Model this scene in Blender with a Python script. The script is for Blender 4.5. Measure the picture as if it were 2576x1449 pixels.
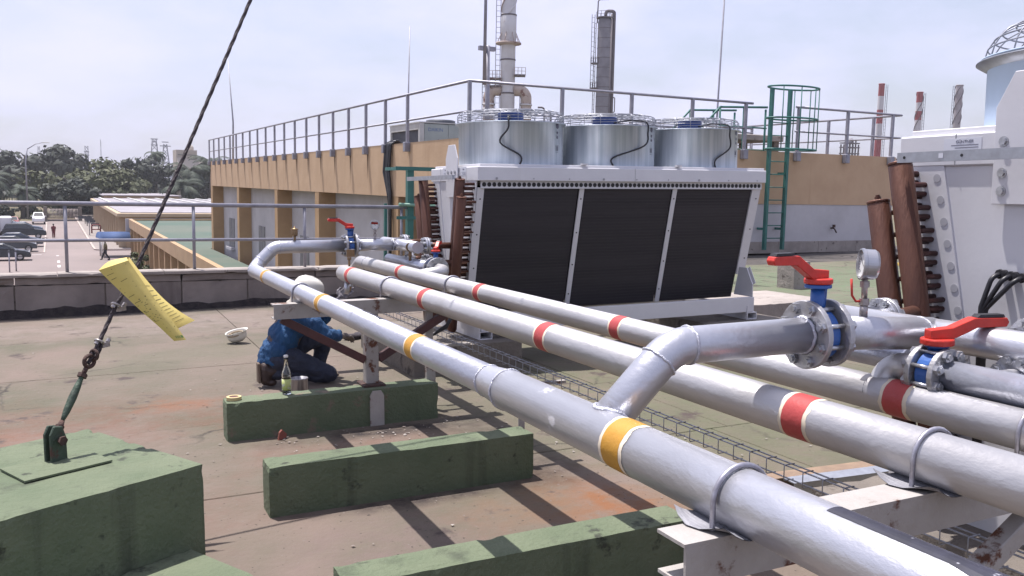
import bpy, bmesh, math, random
from mathutils import Vector, Matrix
random.seed(7)
for o in list(bpy.data.objects): bpy.data.objects.remove(o)
S = bpy.context.scene
COL = S.collection
R = math.radians

# ------------------------------------------------------------------ camera
def cam_axes(yaw, pitch, roll):
    f = Vector((math.sin(yaw)*math.cos(pitch), math.cos(yaw)*math.cos(pitch), -math.sin(pitch)))
    r = Vector((math.cos(yaw), -math.sin(yaw), 0)); u = r.cross(f)
    c, s = math.cos(roll), math.sin(roll)
    return c*r+s*u, -s*r+c*u, f
EYE = Vector((0, 0, 1.6))
AX = cam_axes(0.447356, 0.107345, 0.0014)
cd = bpy.data.cameras.new('camera'); co = bpy.data.objects.new('camera', cd); COL.objects.link(co)
m = Matrix((AX[0], AX[1], -AX[2])).transposed().to_4x4(); m.translation = EYE
co.matrix_world = m
cd.sensor_width = 36; cd.lens = 2211.45/2576*36; cd.clip_start = 0.05; cd.clip_end = 6000
S.camera = co
# the roof deck drains by about one degree: the level town, parapet and buildings are tilted against it
BX = cam_axes(0.48250942, 0.11571817, 0.02043022)
LEVEL = Matrix((AX[0], AX[1], AX[2])).transposed() @ Matrix((BX[0], BX[1], BX[2]))
LEVEL = Matrix.Translation(EYE) @ LEVEL.to_4x4() @ Matrix.Translation(-EYE)

# ------------------------------------------------------------------ world, sun
SUN = Vector((-0.12, 0.27, 1.0)).normalized()
el = math.asin(SUN.z); az = math.atan2(SUN.x, SUN.y)
W = bpy.data.worlds.new('World'); S.world = W; W.use_nodes = True
nt = W.node_tree; nt.nodes.clear()
out = nt.nodes.new('ShaderNodeOutputWorld'); bg = nt.nodes.new('ShaderNodeBackground')
sky = nt.nodes.new('ShaderNodeTexSky'); sky.sky_type = 'NISHITA'; sky.sun_disc = False
sky.sun_elevation = el; sky.sun_rotation = az; sky.air_density = 1.2; sky.dust_density = 3.0; sky.ozone_density = 1.5
tc = nt.nodes.new('ShaderNodeTexCoord'); mp = nt.nodes.new('ShaderNodeMapping')
mp.inputs['Scale'].default_value = (1.0, 1.0, 2.6)
nz = nt.nodes.new('ShaderNodeTexNoise'); nz.inputs['Scale'].default_value = 3.6; nz.inputs['Detail'].default_value = 7; nz.inputs['Roughness'].default_value = 0.55
cr = nt.nodes.new('ShaderNodeValToRGB'); cr.color_ramp.elements[0].position = 0.38; cr.color_ramp.elements[1].position = 0.66
cr.color_ramp.elements[0].color = (0.42, 0.42, 0.42, 1); cr.color_ramp.elements[1].color = (0.97, 0.97, 0.97, 1)
mx = nt.nodes.new('ShaderNodeMix'); mx.data_type = 'RGBA'
CLOUD = (5.75, 5.8, 7.75, 1)
mx.inputs['B'].default_value = CLOUD
nt.links.new(tc.outputs['Generated'], mp.inputs['Vector']); nt.links.new(mp.outputs[0], nz.inputs['Vector'])
nt.links.new(nz.outputs['Fac'], cr.inputs['Fac']); nt.links.new(cr.outputs['Color'], mx.inputs['Factor'])
nt.links.new(sky.outputs[0], mx.inputs['A']); nt.links.new(mx.outputs['Result'], bg.inputs['Color'])
bg.inputs['Strength'].default_value = 0.10
nt.links.new(bg.outputs[0], out.inputs[0])
sl = bpy.data.lights.new('sun', 'SUN'); sl.energy = 5.0; sl.angle = R(0.6); sl.color = (1.0, 0.95, 0.925)
so = bpy.data.objects.new('sun', sl); COL.objects.link(so); so.rotation_euler = SUN.to_track_quat('Z', 'Y').to_euler(); so.location = (0, 0, 40)
vs = S.view_settings; vs.view_transform = 'Standard'; vs.look = 'None'; vs.gamma = 1; vs.use_curve_mapping = False; vs.exposure = 0.6
S.render.engine = 'CYCLES'
S.cycles.max_bounces = 6; S.cycles.diffuse_bounces = 3; S.cycles.glossy_bounces = 3; S.cycles.transmission_bounces = 4; S.cycles.transparent_max_bounces = 8
S.cycles.caustics_reflective = False; S.cycles.caustics_refractive = False

# ------------------------------------------------------------------ materials
MATS = {}
def pm(name, c1, c2=None, scale=6.0, rough=0.7, metal=0.0, bump=0.0, bscale=30.0, stretch=(1, 1, 1), rust=None, rust_scale=4.0, rust_at=0.62, rough2=None, contrast=(0.35, 0.65), streak=None, spec=0.5, alpha=None, trans=0.0, coat=0.0, rnd=True, bdist=0.02, stains=None, cracks=None):
    """procedural principled material: two-tone noise, optional rust/dirt patches, streaks and fine bump"""
    if name in MATS: return MATS[name]
    M = bpy.data.materials.new(name); M.use_nodes = True; n = M.node_tree; L = n.links
    b = n.nodes['Principled BSDF']
    b.inputs['Roughness'].default_value = rough; b.inputs['Metallic'].default_value = metal
    b.inputs['Specular IOR Level'].default_value = spec
    b.inputs['Transmission Weight'].default_value = trans; b.inputs['Coat Weight'].default_value = coat
    c1 = (*c1, 1); c2 = (*(c2 or c1[:3]), 1)
    tx = n.nodes.new('ShaderNodeTexCoord'); mpp = n.nodes.new('ShaderNodeMapping'); mpp.inputs['Scale'].default_value = stretch
    if rnd:
        oi = n.nodes.new('ShaderNodeObjectInfo'); ml = n.nodes.new('ShaderNodeMath'); ml.operation = 'MULTIPLY'; ml.inputs[1].default_value = 37.0
        L.new(oi.outputs['Random'], ml.inputs[0]); L.new(ml.outputs[0], mpp.inputs['Location'])
    L.new(tx.outputs['Object'], mpp.inputs['Vector'])
    def noise(sc, det=6, vec=None, ro=0.6):
        q = n.nodes.new('ShaderNodeTexNoise'); q.inputs['Scale'].default_value = sc; q.inputs['Detail'].default_value = det; q.inputs['Roughness'].default_value = ro
        L.new((vec or mpp.outputs[0]), q.inputs['Vector']); return q
    def ramp(fac, lo, hi):
        q = n.nodes.new('ShaderNodeMapRange'); q.inputs['From Min'].default_value = lo; q.inputs['From Max'].default_value = hi; q.clamp = True
        L.new(fac, q.inputs['Value']); return q.outputs['Result']
    def mix(fac, a, bb):
        q = n.nodes.new('ShaderNodeMix'); q.data_type = 'RGBA'
        L.new(fac, q.inputs['Factor'])
        for s, v in (('A', a), ('B', bb)):
            if isinstance(v, tuple): q.inputs[s].default_value = v
            else: L.new(v, q.inputs[s])
        return q.outputs['Result']
    col = mix(ramp(noise(scale).outputs['Fac'], *contrast), c1, c2)
    rfac = None
    if streak:      # dirt running down: noise stretched in z
        m2 = n.nodes.new('ShaderNodeMapping'); m2.inputs['Scale'].default_value = (streak[1], streak[1], streak[1]*0.06)
        L.new(mpp.outputs[0], m2.inputs['Vector'])
        col = mix(ramp(noise(1.0, 5, m2.outputs[0]).outputs['Fac'], streak[2], streak[2]+0.2), col, (*streak[0], 1))
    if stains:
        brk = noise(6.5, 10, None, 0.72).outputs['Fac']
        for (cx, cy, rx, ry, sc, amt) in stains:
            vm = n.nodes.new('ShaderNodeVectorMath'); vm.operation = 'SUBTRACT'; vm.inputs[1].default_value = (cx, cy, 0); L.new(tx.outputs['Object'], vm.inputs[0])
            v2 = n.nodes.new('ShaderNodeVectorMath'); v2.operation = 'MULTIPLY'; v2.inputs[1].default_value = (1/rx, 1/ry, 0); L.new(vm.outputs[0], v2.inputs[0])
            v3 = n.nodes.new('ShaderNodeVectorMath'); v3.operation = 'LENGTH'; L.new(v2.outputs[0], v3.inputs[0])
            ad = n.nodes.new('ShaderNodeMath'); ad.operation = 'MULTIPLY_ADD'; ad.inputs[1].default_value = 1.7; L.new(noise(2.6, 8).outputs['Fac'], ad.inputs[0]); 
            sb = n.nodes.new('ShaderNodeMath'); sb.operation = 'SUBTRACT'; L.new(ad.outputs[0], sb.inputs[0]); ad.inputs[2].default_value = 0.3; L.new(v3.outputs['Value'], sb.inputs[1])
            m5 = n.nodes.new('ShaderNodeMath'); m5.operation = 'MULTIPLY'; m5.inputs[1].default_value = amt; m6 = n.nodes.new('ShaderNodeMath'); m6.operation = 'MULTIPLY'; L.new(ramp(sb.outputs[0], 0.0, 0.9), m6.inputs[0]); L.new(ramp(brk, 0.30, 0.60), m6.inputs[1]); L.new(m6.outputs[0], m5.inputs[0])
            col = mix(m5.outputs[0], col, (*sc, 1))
    if cracks:
        vo = n.nodes.new('ShaderNodeTexVoronoi'); vo.feature = 'DISTANCE_TO_EDGE'; vo.inputs['Scale'].default_value = cracks[0]
        wv = n.nodes.new('ShaderNodeVectorMath'); wv.operation = 'MULTIPLY_ADD'; wv.inputs[1].default_value = (0.35, 0.35, 0.35); L.new(noise(2.2, 8).outputs['Color'], wv.inputs[0]); L.new(mpp.outputs[0], wv.inputs[2]); L.new(wv.outputs[0], vo.inputs['Vector'])
        k1 = n.nodes.new('ShaderNodeMapRange'); k1.inputs['From Min'].default_value = cracks[1]; k1.inputs['From Max'].default_value = 0.0; k1.clamp = True; L.new(vo.outputs['Distance'], k1.inputs['Value'])
        k2 = n.nodes.new('ShaderNodeMath'); k2.operation = 'MULTIPLY'; L.new(k1.outputs[0], k2.inputs[0]); L.new(ramp(noise(0.45, 3).outputs['Fac'], 0.50, 0.62), k2.inputs[1])
        col = mix(k2.outputs[0], col, (*cracks[2], 1))
        sp = noise(38, 2, None, 0.5).outputs['Fac']; col = mix(ramp(sp, 0.69, 0.74), col, (*cracks[2], 1)); col = mix(ramp(sp, 0.30, 0.27), col, (*cracks[3], 1))
    if rust:
        rn = noise(rust_scale, 8, None, 0.65).outputs['Fac']; rfac = ramp(rn, rust_at, rust_at+0.06)
        col = mix(rfac, col, (*rust, 1))
        rr = n.nodes.new('ShaderNodeMapRange'); rr.inputs['To Min'].default_value = rough; rr.inputs['To Max'].default_value = 0.9; L.new(rfac, rr.inputs['Value']); L.new(rr.outputs[0], b.inputs['Roughness'])
        if metal:
            rm = n.nodes.new('ShaderNodeMapRange'); rm.inputs['To Min'].default_value = metal; rm.inputs['To Max'].default_value = 0.0; L.new(rfac, rm.inputs['Value']); L.new(rm.outputs[0], b.inputs['Metallic'])
    elif rough2 is not None:
        rr = n.nodes.new('ShaderNodeMapRange'); rr.inputs['From Min'].default_value = 0.35; rr.inputs['From Max'].default_value = 0.65; rr.inputs['To Min'].default_value = rough; rr.inputs['To Max'].default_value = rough2
        L.new(noise(scale*1.7).outputs['Fac'], rr.inputs['Value']); L.new(rr.outputs[0], b.inputs['Roughness'])
    L.new(col, b.inputs['Base Color'])
    if bump:
        bp = n.nodes.new('ShaderNodeBump'); bp.inputs['Strength'].default_value = bump; bp.inputs['Distance'].default_value = bdist
        L.new(noise(bscale, 5).outputs['Fac'], bp.inputs['Height']); L.new(bp.outputs[0], b.inputs['Normal'])
    MATS[name] = M; return M

silver = pm('silver_paint', (0.47, 0.475, 0.515), (0.57, 0.575, 0.615), 3.5, 0.36, 0.74, 0.34, 46, stretch=(1, 0.45, 1), bdist=0.006, rust=(0.36, 0.35, 0.365), rust_scale=7, rust_at=0.66)
silver_old = pm('old_silver_paint', (0.42, 0.41, 0.415), (0.53, 0.52, 0.52), 3.0, 0.42, 0.55, 0.32, 42, stretch=(1, 0.45, 1), rust=(0.19, 0.165, 0.15), rust_scale=8, rust_at=0.68, bdist=0.006, streak=((0.32, 0.30, 0.285), 3.0, 0.60))
silver_wet = pm('fresh_silver_paint', (0.40, 0.42, 0.50), (0.50, 0.52, 0.60), 6, 0.28, 0.55, 0.3, 40, bdist=0.01)
weldm = pm('weld_bead', (0.56, 0.57, 0.63), (0.42, 0.43, 0.5), 60, 0.35, 0.45, 0.6, 160, bdist=0.01)
yellow = pm('yellow_band_paint', (0.46, 0.235, 0.025), (0.41, 0.205, 0.025), 8, 0.5, 0, 0.2, 60, bdist=0.01)
redband = pm('red_band_paint', (0.42, 0.060, 0.058), (0.36, 0.05, 0.05), 8, 0.5, 0, 0.2, 60, bdist=0.01)
cream = pm('cream_edge_tape', (0.70, 0.62, 0.50), (0.62, 0.54, 0.42), 14, 0.6)
blackpaint = pm('black_arrow_paint', (0.012, 0.012, 0.02), (0.03, 0.03, 0.05), 10, 0.5, rust=(0.5, 0.5, 0.56), rust_scale=22, rust_at=0.60)
bluevalve = pm('blue_valve_enamel', (0.020, 0.085, 0.30), (0.03, 0.11, 0.36), 10, 0.38, 0, 0.1, 60)
redhandle = pm('red_lever_enamel', (0.56, 0.034, 0.020), (0.44, 0.028, 0.018), 14, 0.42, 0, 0.15, 60)
blackrubber = pm('black_grip', (0.012, 0.011, 0.014), (0.02, 0.02, 0.024), 10, 0.5)
flangem = pm('flange_steel', (0.44, 0.44, 0.46), (0.34, 0.33, 0.33), 14, 0.4, 0.55, 0.2, 60, rust=(0.10, 0.06, 0.05), rust_scale=16, rust_at=0.66)
boltm = pm('bolt_zinc', (0.52, 0.53, 0.55), (0.36, 0.36, 0.38), 40, 0.32, 0.8)
ubolt_m = pm('ubolt_steel', (0.42, 0.42, 0.48), (0.28, 0.27, 0.30), 40, 0.4, 0.6)
galv = pm('galvanised_sheet', (0.55, 0.60, 0.66), (0.36, 0.42, 0.48), 6.0, 0.42, 0.55, 0.05, 50, stretch=(3, 3, 0.10), rough2=0.5, contrast=(0.36, 0.64))
wire = pm('grille_wire', (0.36, 0.37, 0.41), (0.25, 0.26, 0.29), 40, 0.42, 0.6)
casing = pm('white_casing_paint', (0.65, 0.645, 0.665), (0.59, 0.585, 0.61), 2.5, 0.42, 0, 0.03, 40, streak=((0.52, 0.51, 0.50), 3.0, 0.62))
casing2 = pm('casing_shadow_gap', (0.30, 0.30, 0.31), None, 3, 0.6)
dark = pm('dark_recess', (0.012, 0.012, 0.014), (0.02, 0.02, 0.022), 20, 0.7)
fin = pm('coil_fins', (0.018, 0.016, 0.021), (0.034, 0.029, 0.036), 1.2, 0.65, 0.1, 0.35, 5, stretch=(0.3, 0.3, 7.0), bdist=0.01)
copper = pm('weathered_copper', (0.080, 0.036, 0.027), (0.135, 0.060, 0.040), 5, 0.42, 0.55, 0.2, 40, rough2=0.6, stretch=(2, 2, 0.5))
copper_dk = pm('dark_copper', (0.10, 0.035, 0.028), (0.05, 0.02, 0.018), 8, 0.45, 0.5)
motor = pm('blue_motor', (0.02, 0.06, 0.24), (0.015, 0.04, 0.17), 10, 0.45)
cablem = pm('black_cable', (0.012, 0.012, 0.016), (0.022, 0.022, 0.028), 10, 0.45)
strutm = pm('galvanised_strut', (0.42, 0.44, 0.48), (0.34, 0.35, 0.38), 20, 0.4, 0.7)
greenconc = pm('green_painted_concrete', (0.094, 0.122, 0.070), (0.130, 0.154, 0.094), 2.6, 0.88, 0, 0.7, 38, rust=(0.040, 0.046, 0.031), rust_scale=6, rust_at=0.60, bdist=0.02, streak=((0.040, 0.047, 0.031), 5.0, 0.56))
greenconc_worn = pm('green_worn_concrete', (0.094, 0.122, 0.070), (0.125, 0.15, 0.092), 2.6, 0.88, 0, 0.7, 38, rust=(0.17, 0.135, 0.098), rust_scale=6, rust_at=0.57, streak=((0.038, 0.045, 0.030), 5.0, 0.55))
conc = pm('raw_concrete', (0.185, 0.16, 0.135), (0.125, 0.108, 0.094), 3, 0.9, 0, 0.6, 30, rust=(0.065, 0.054, 0.048), rust_scale=5, rust_at=0.60)
conc_lt = pm('pale_concrete', (0.34, 0.30, 0.27), (0.25, 0.22, 0.20), 3, 0.9, 0, 0.5, 30, rust=(0.12, 0.098, 0.088), rust_scale=7, rust_at=0.61)
para = pm('weathered_render', (0.26, 0.225, 0.205), (0.165, 0.14, 0.13), 1.6, 0.92, 0, 0.5, 22, streak=((0.085, 0.07, 0.066), 2.4, 0.60), rust=(0.07, 0.058, 0.055), rust_scale=3.0, rust_at=0.66)
moss = pm('black_moss', (0.020, 0.016, 0.018), (0.045, 0.036, 0.034), 12, 1.0, 0, 1.0, 30)
whitesteel = pm('rusty_white_steel', (0.38, 0.36, 0.34), (0.29, 0.265, 0.245), 4, 0.55, 0, 0.25, 30, rust=(0.105, 0.040, 0.022), rust_scale=8, rust_at=0.565)
brownsteel = pm('brown_primer_steel', (0.085, 0.032, 0.030), (0.055, 0.024, 0.024), 7, 0.7, 0, 0.3, 40)
greysteel = pm('grey_rail_steel', (0.30, 0.295, 0.335), (0.22, 0.215, 0.25), 6, 0.45, 0.3, 0.1, 30)
greenladder = pm('green_steel_paint', (0.035, 0.155, 0.135), (0.028, 0.12, 0.10), 5, 0.5, 0, 0.1, 30)
rusty = pm('rusty_iron', (0.085, 0.045, 0.036), (0.045, 0.028, 0.026), 16, 0.8, 0.2, 0.5, 60)
greeniron = pm('green_painted_iron', (0.050, 0.080, 0.052), (0.035, 0.05, 0.036), 12, 0.6, 0.1, 0.4, 50, rust=(0.08, 0.04, 0.03), rust_scale=14, rust_at=0.60)
zincclip = pm('zinc_clip', (0.40, 0.37, 0.36), (0.25, 0.22, 0.21), 30, 0.4, 0.7)
ropem = pm('steel_rope', (0.035, 0.027, 0.032), (0.065, 0.05, 0.055), 50, 0.7, 0.2, 0.8, 90)
# ------------------------------------------------------------------ mesh helpers
ORIGIN = {}; FARSET = []; FRAME = ['roof']
def V(*a): return Vector(a[0]) if len(a) == 1 else Vector(a)
def frame_of(d, up=None):
    d = d.normalized(); up = Vector(up) if up else (Vector((0, 0, 1)) if abs(d.z) < 0.95 else Vector((1, 0, 0)))
    a = up.cross(d)
    if a.length < 1e-6: a = Vector((1, 0, 0)).cross(d)
    a.normalize(); return a, d.cross(a)
class MB:
    def __init__(s): s.v = []; s.f = []; s.sm = []
    def add(s, vs, fs, smooth=False, M=None):
        k = len(s.v)
        s.v += [tuple(M @ Vector(p)) if M else tuple(p) for p in vs]
        s.f += [tuple(i+k for i in f) for f in fs]; s.sm += [smooth]*len(fs); return s
    def box(s, x0, x1, y0, y1, z0, z1, M=None):
        return s.add([(x0,y0,z0),(x1,y0,z0),(x1,y1,z0),(x0,y1,z0),(x0,y0,z1),(x1,y0,z1),(x1,y1,z1),(x0,y1,z1)],
            [(3,2,1,0),(4,5,6,7),(0,1,5,4),(1,2,6,5),(2,3,7,6),(3,0,4,7)], False, M)
    def cbox(s, c, sx, sy, sz, rot=None):
        M = Matrix.Translation(Vector(c)) @ (rot.to_4x4() if rot else Matrix.Identity(4))
        return s.box(-sx/2, sx/2, -sy/2, sy/2, -sz/2, sz/2, M)
    def bar(s, p, q, w, h, up=None):
        p, q = V(p), V(q); a, b = frame_of(q-p, up)
        vs = [e+a*(i*w/2)+b*(j*h/2) for e in (p, q) for i, j in ((-1,-1),(1,-1),(1,1),(-1,1))]
        return s.add(vs, [(3,2,1,0),(4,5,6,7),(0,1,5,4),(1,2,6,5),(2,3,7,6),(3,0,4,7)])
    def tube(s, pts, r, n=12, caps=True, smooth=True, up=None):
        pts = [V(p) for p in pts]; rs = r if isinstance(r, (list, tuple)) else [r]*len(pts)
        N = len(pts); tang = []
        for i in range(N):
            a = pts[max(i-1, 0)]; b = pts[min(i+1, N-1)]
            if i > 0 and i < N-1:
                t = (pts[i]-pts[i-1]).normalized()+(pts[i+1]-pts[i]).normalized()
            else: t = b-a
            tang.append(t.normalized() if t.length > 1e-9 else Vector((0, 0, 1)))
        A, B = frame_of(tang[0], up); vs = []; fs = []
        for i in range(N):
            if i:
                A = (A-tang[i]*A.dot(tang[i])).normalized(); B = tang[i].cross(A)
            for k in range(n):
                t = 2*math.pi*k/n; vs.append(pts[i]+(A*math.cos(t)+B*math.sin(t))*rs[i])
        for i in range(N-1):
            for k in range(n):
                k2 = (k+1) % n; fs.append((i*n+k, i*n+k2, (i+1)*n+k2, (i+1)*n+k))
        s.add(vs, fs, smooth)
        if caps:
            s.add(vs[:n], [tuple(reversed(range(n)))]); s.add(vs[-n:], [tuple(range(n))])
        return s
    def lathe(s, prof, origin=(0,0,0), axis=(0,0,1), n=24, smooth=True, up=None):
        """profile of (radius, height along axis)"""
        o = V(origin); d = V(axis).normalized(); A, B = frame_of(d, up); vs = []; fs = []
        for (r, h) in prof:
            for k in range(n):
                t = 2*math.pi*k/n; vs.append(o+d*h+(A*math.cos(t)+B*math.sin(t))*r)
        for i in range(len(prof)-1):
            for k in range(n):
                k2 = (k+1) % n; fs.append((i*n+k, i*n+k2, (i+1)*n+k2, (i+1)*n+k))
        return s.add(vs, fs, smooth)
    def disc(s, o, axis, r, h, n=24, bev=0.0):
        o = V(o); b = bev
        return s.lathe([(0.0001, 0), (r-b, 0), (r, b), (r, h-b), (r-b, h), (0.0001, h)], o, axis, n, False)
    def ring(s, o, axis, R0, r, n=32, m=8, a0=0, a1=2*math.pi, up=None, caps=True):
        d = V(axis).normalized(); A, B = frame_of(d, up); closed = abs(a1-a0-2*math.pi) < 1e-6
        pts = [V(o)+(A*math.cos(a0+(a1-a0)*i/n)+B*math.sin(a0+(a1-a0)*i/n))*R0 for i in range(n+1)]
        return s.tube(pts, r, m, caps=not closed, up=d)
    def prism(s, poly, o, ux, uy, depth):
        """extrude 2-D polygon (ccw seen against ux x uy) by depth along ux x uy, centred"""
        o, ux, uy = V(o), V(ux).normalized(), V(uy).normalized(); w = ux.cross(uy)
        n = len(poly); a = [o+ux*x+uy*y-w*depth/2 for x, y in poly]; b = [p+w*depth for p in a]
        return s.add(a+b, [tuple(reversed(range(n))), tuple(range(n, 2*n))]+[(i, (i+1) % n, n+(i+1) % n, n+i) for i in range(n)])
    def sphere(s, c, rx, ry=None, rz=None, n=14, m=9, M=None):
        ry = ry or rx; rz = rz or rx; vs = []; fs = []
        for i in range(m+1):
            ph = math.pi*i/m
            for k in range(n):
                t = 2*math.pi*k/n; p = Vector((rx*math.sin(ph)*math.cos(t), ry*math.sin(ph)*math.sin(t), rz*math.cos(ph)))
                vs.append(V(c)+((M @ p) if M else p))
        for i in range(m):
            for k in range(n):
                k2 = (k+1) % n; fs.append((i*n+k, (i+1)*n+k, (i+1)*n+k2, i*n+k2))
        return s.add(vs, fs, True)
    def build(s, name, mat, parent=None, bevel=0.0, origin=None, seg=1, noise=0.0, remesh=0.0):
        o = ORIGIN.get(parent.name, Vector()) if parent else V(origin or (0, 0, 0))
        me = bpy.data.meshes.new(name)
        me.from_pydata([tuple(Vector(p)-o) for p in s.v], [], s.f)
        me.polygons.foreach_set('use_smooth', s.sm)
        if bevel or noise or not remesh:
            bm = bmesh.new(); bm.from_mesh(me)
            bmesh.ops.remove_doubles(bm, verts=bm.verts, dist=1e-5)
            if bevel:
                ed = [e for e in bm.edges if len(e.link_faces) == 2 and e.calc_face_angle(0) > 0.6]
                bmesh.ops.bevel(bm, geom=ed, offset=bevel, segments=seg, affect='EDGES', profile=0.7, clamp_overlap=True)
            bm.to_mesh(me); bm.free()
        me.materials.append(mat)
        ob = bpy.data.objects.new(name, me); COL.objects.link(ob)
        if remesh:
            r = ob.modifiers.new('remesh', 'REMESH'); r.mode = 'VOXEL'; r.voxel_size = remesh; r.use_smooth_shade = True
            q = ob.modifiers.new('smooth', 'SMOOTH'); q.factor = 0.5; q.iterations = 5
        if parent: ob.parent = parent; ORIGIN[ob.name] = o
        else:
            ob.location = o; ORIGIN[ob.name] = o
            if FRAME[0] == 'far': FARSET.append(ob)
        return ob
def tag(o, label, cat, group=None):
    o['label'] = label; o['category'] = cat
    if group: o['group'] = group
    return o
def thing(name, loc, label, cat, group=None):
    o = bpy.data.objects.new(name, None); COL.objects.link(o); o.location = loc; o.empty_display_size = 0.1
    ORIGIN[o.name] = V(loc)
    if FRAME[0] == 'far': FARSET.append(o)
    return tag(o, label, cat, group)
def struct(o): o['kind'] = 'structure'; return o
def sroot(name, loc=(0, 0, 0)):
    o = bpy.data.objects.new(name, None); COL.objects.link(o); o.location = loc; ORIGIN[o.name] = V(loc)
    if FRAME[0] == 'far': FARSET.append(o)
    return struct(o)
def dup(o, parent=None, off=None):
    c = o.copy(); COL.objects.link(c); c.parent = parent
    if off is not None: c.location = o.location+V(off)
    if parent is None:
        ORIGIN[c.name] = V(c.location)
        if FRAME[0] == 'far': FARSET.append(c)
    else: ORIGIN[c.name] = ORIGIN.get(parent.name, Vector())
    for ch in list(o.children): dup(ch, c)
    return c
def piece(src, parent, loc, name=None):
    """another copy of one mesh piece, sharing its mesh"""
    c = bpy.data.objects.new(name or src.name.split('.')[0], src.data); COL.objects.link(c); c.parent = parent; c.location = loc; return c
def arc_pts(p0, p1, p2, rad, n=8):
    """polyline corner p0-p1-p2 rounded with radius rad: points of the arc"""
    p0, p1, p2 = V(p0), V(p1), V(p2); a = (p0-p1).normalized(); b = (p2-p1).normalized()
    th = a.angle(b); t = rad/math.tan(th/2); bis = (a+b).normalized(); c = p1+bis*(rad/math.sin(th/2))
    s = p1+a*t-c; e = p1+b*t-c; ax = s.cross(e).normalized(); ang = s.angle(e)
    return [c+Matrix.Rotation(ang*i/n, 3, ax) @ s for i in range(n+1)]
def bend(pts, rad, n=8):
    out = [V(pts[0])]
    for i in range(1, len(pts)-1): out += arc_pts(pts[i-1], pts[i], pts[i+1], rad, n)
    return out+[V(pts[-1])]
def text(name, body, size, mat, parent, loc, rot, depth=0.0008, align='LEFT'):
    cu = bpy.data.curves.new(name, 'FONT'); cu.body = body; cu.size = size; cu.extrude = depth; cu.align_x = align
    tmp = bpy.data.objects.new(name, cu); COL.objects.link(tmp)
    dg = bpy.context.evaluated_depsgraph_get(); me = bpy.data.meshes.new_from_object(tmp.evaluated_get(dg))
    bpy.data.objects.remove(tmp); me.materials.clear(); me.materials.append(mat)
    ob = bpy.data.objects.new(name, me); COL.objects.link(ob); ob.parent = parent
    ob.location = V(loc)-ORIGIN.get(parent.name, Vector()) if parent else loc; ob.rotation_euler = rot
    return ob
# ------------------------------------------------------------------ roof deck
from mathutils import noise as mn
def rough_box(x0, x1, y0, y1, z0, z1, step=0.03, amp=0.0012, M=None, chip=0.004):
    """a cast block: gridded box whose faces undulate and whose edges are worn and chipped"""
    mb = MB(); nx, ny, nz = [max(2, round((b-a)/step)) for a, b in ((x0, x1), (y0, y1), (z0, z1))]
    idx = {}; vs = []
    def vid(i, j, k):
        if (i, j, k) not in idx:
            p = Vector((x0+(x1-x0)*i/nx, y0+(y1-y0)*j/ny, z0+(z1-z0)*k/nz))
            e = (i in (0, nx))+(j in (0, ny))+(k in (0, nz))
            q = mn.noise_vector(p*11.0)*amp
            if e >= 2:
                c = Vector(((1 if i == 0 else -1 if i == nx else 0), (1 if j == 0 else -1 if j == ny else 0), (1 if k == 0 else -1 if k == nz else 0)))
                t = max(0.0, mn.noise(p*13.0+Vector((5, 3, 1)))-0.22)
                q += c*(0.3*chip+chip*4.5*t)
            idx[(i, j, k)] = len(vs); vs.append(p+q)
        return idx[(i, j, k)]
    fs = []
    for i in range(nx):
        for j in range(ny):
            fs += [(vid(i,j,0), vid(i,j+1,0), vid(i+1,j+1,0), vid(i+1,j,0)), (vid(i,j,nz), vid(i+1,j,nz), vid(i+1,j+1,nz), vid(i,j+1,nz))]
    for i in range(nx):
        for k in range(nz):
            fs += [(vid(i,0,k), vid(i+1,0,k), vid(i+1,0,k+1), vid(i,0,k+1)), (vid(i,ny,k), vid(i,ny,k+1), vid(i+1,ny,k+1), vid(i+1,ny,k))]
    for j in range(ny):
        for k in range(nz):
            fs += [(vid(0,j,k), vid(0,j,k+1), vid(0,j+1,k+1), vid(0,j+1,k)), (vid(nx,j,k), vid(nx,j+1,k), vid(nx,j+1,k+1), vid(nx,j,k+1))]
    mb.add(vs, fs, False, M); return mb

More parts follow.
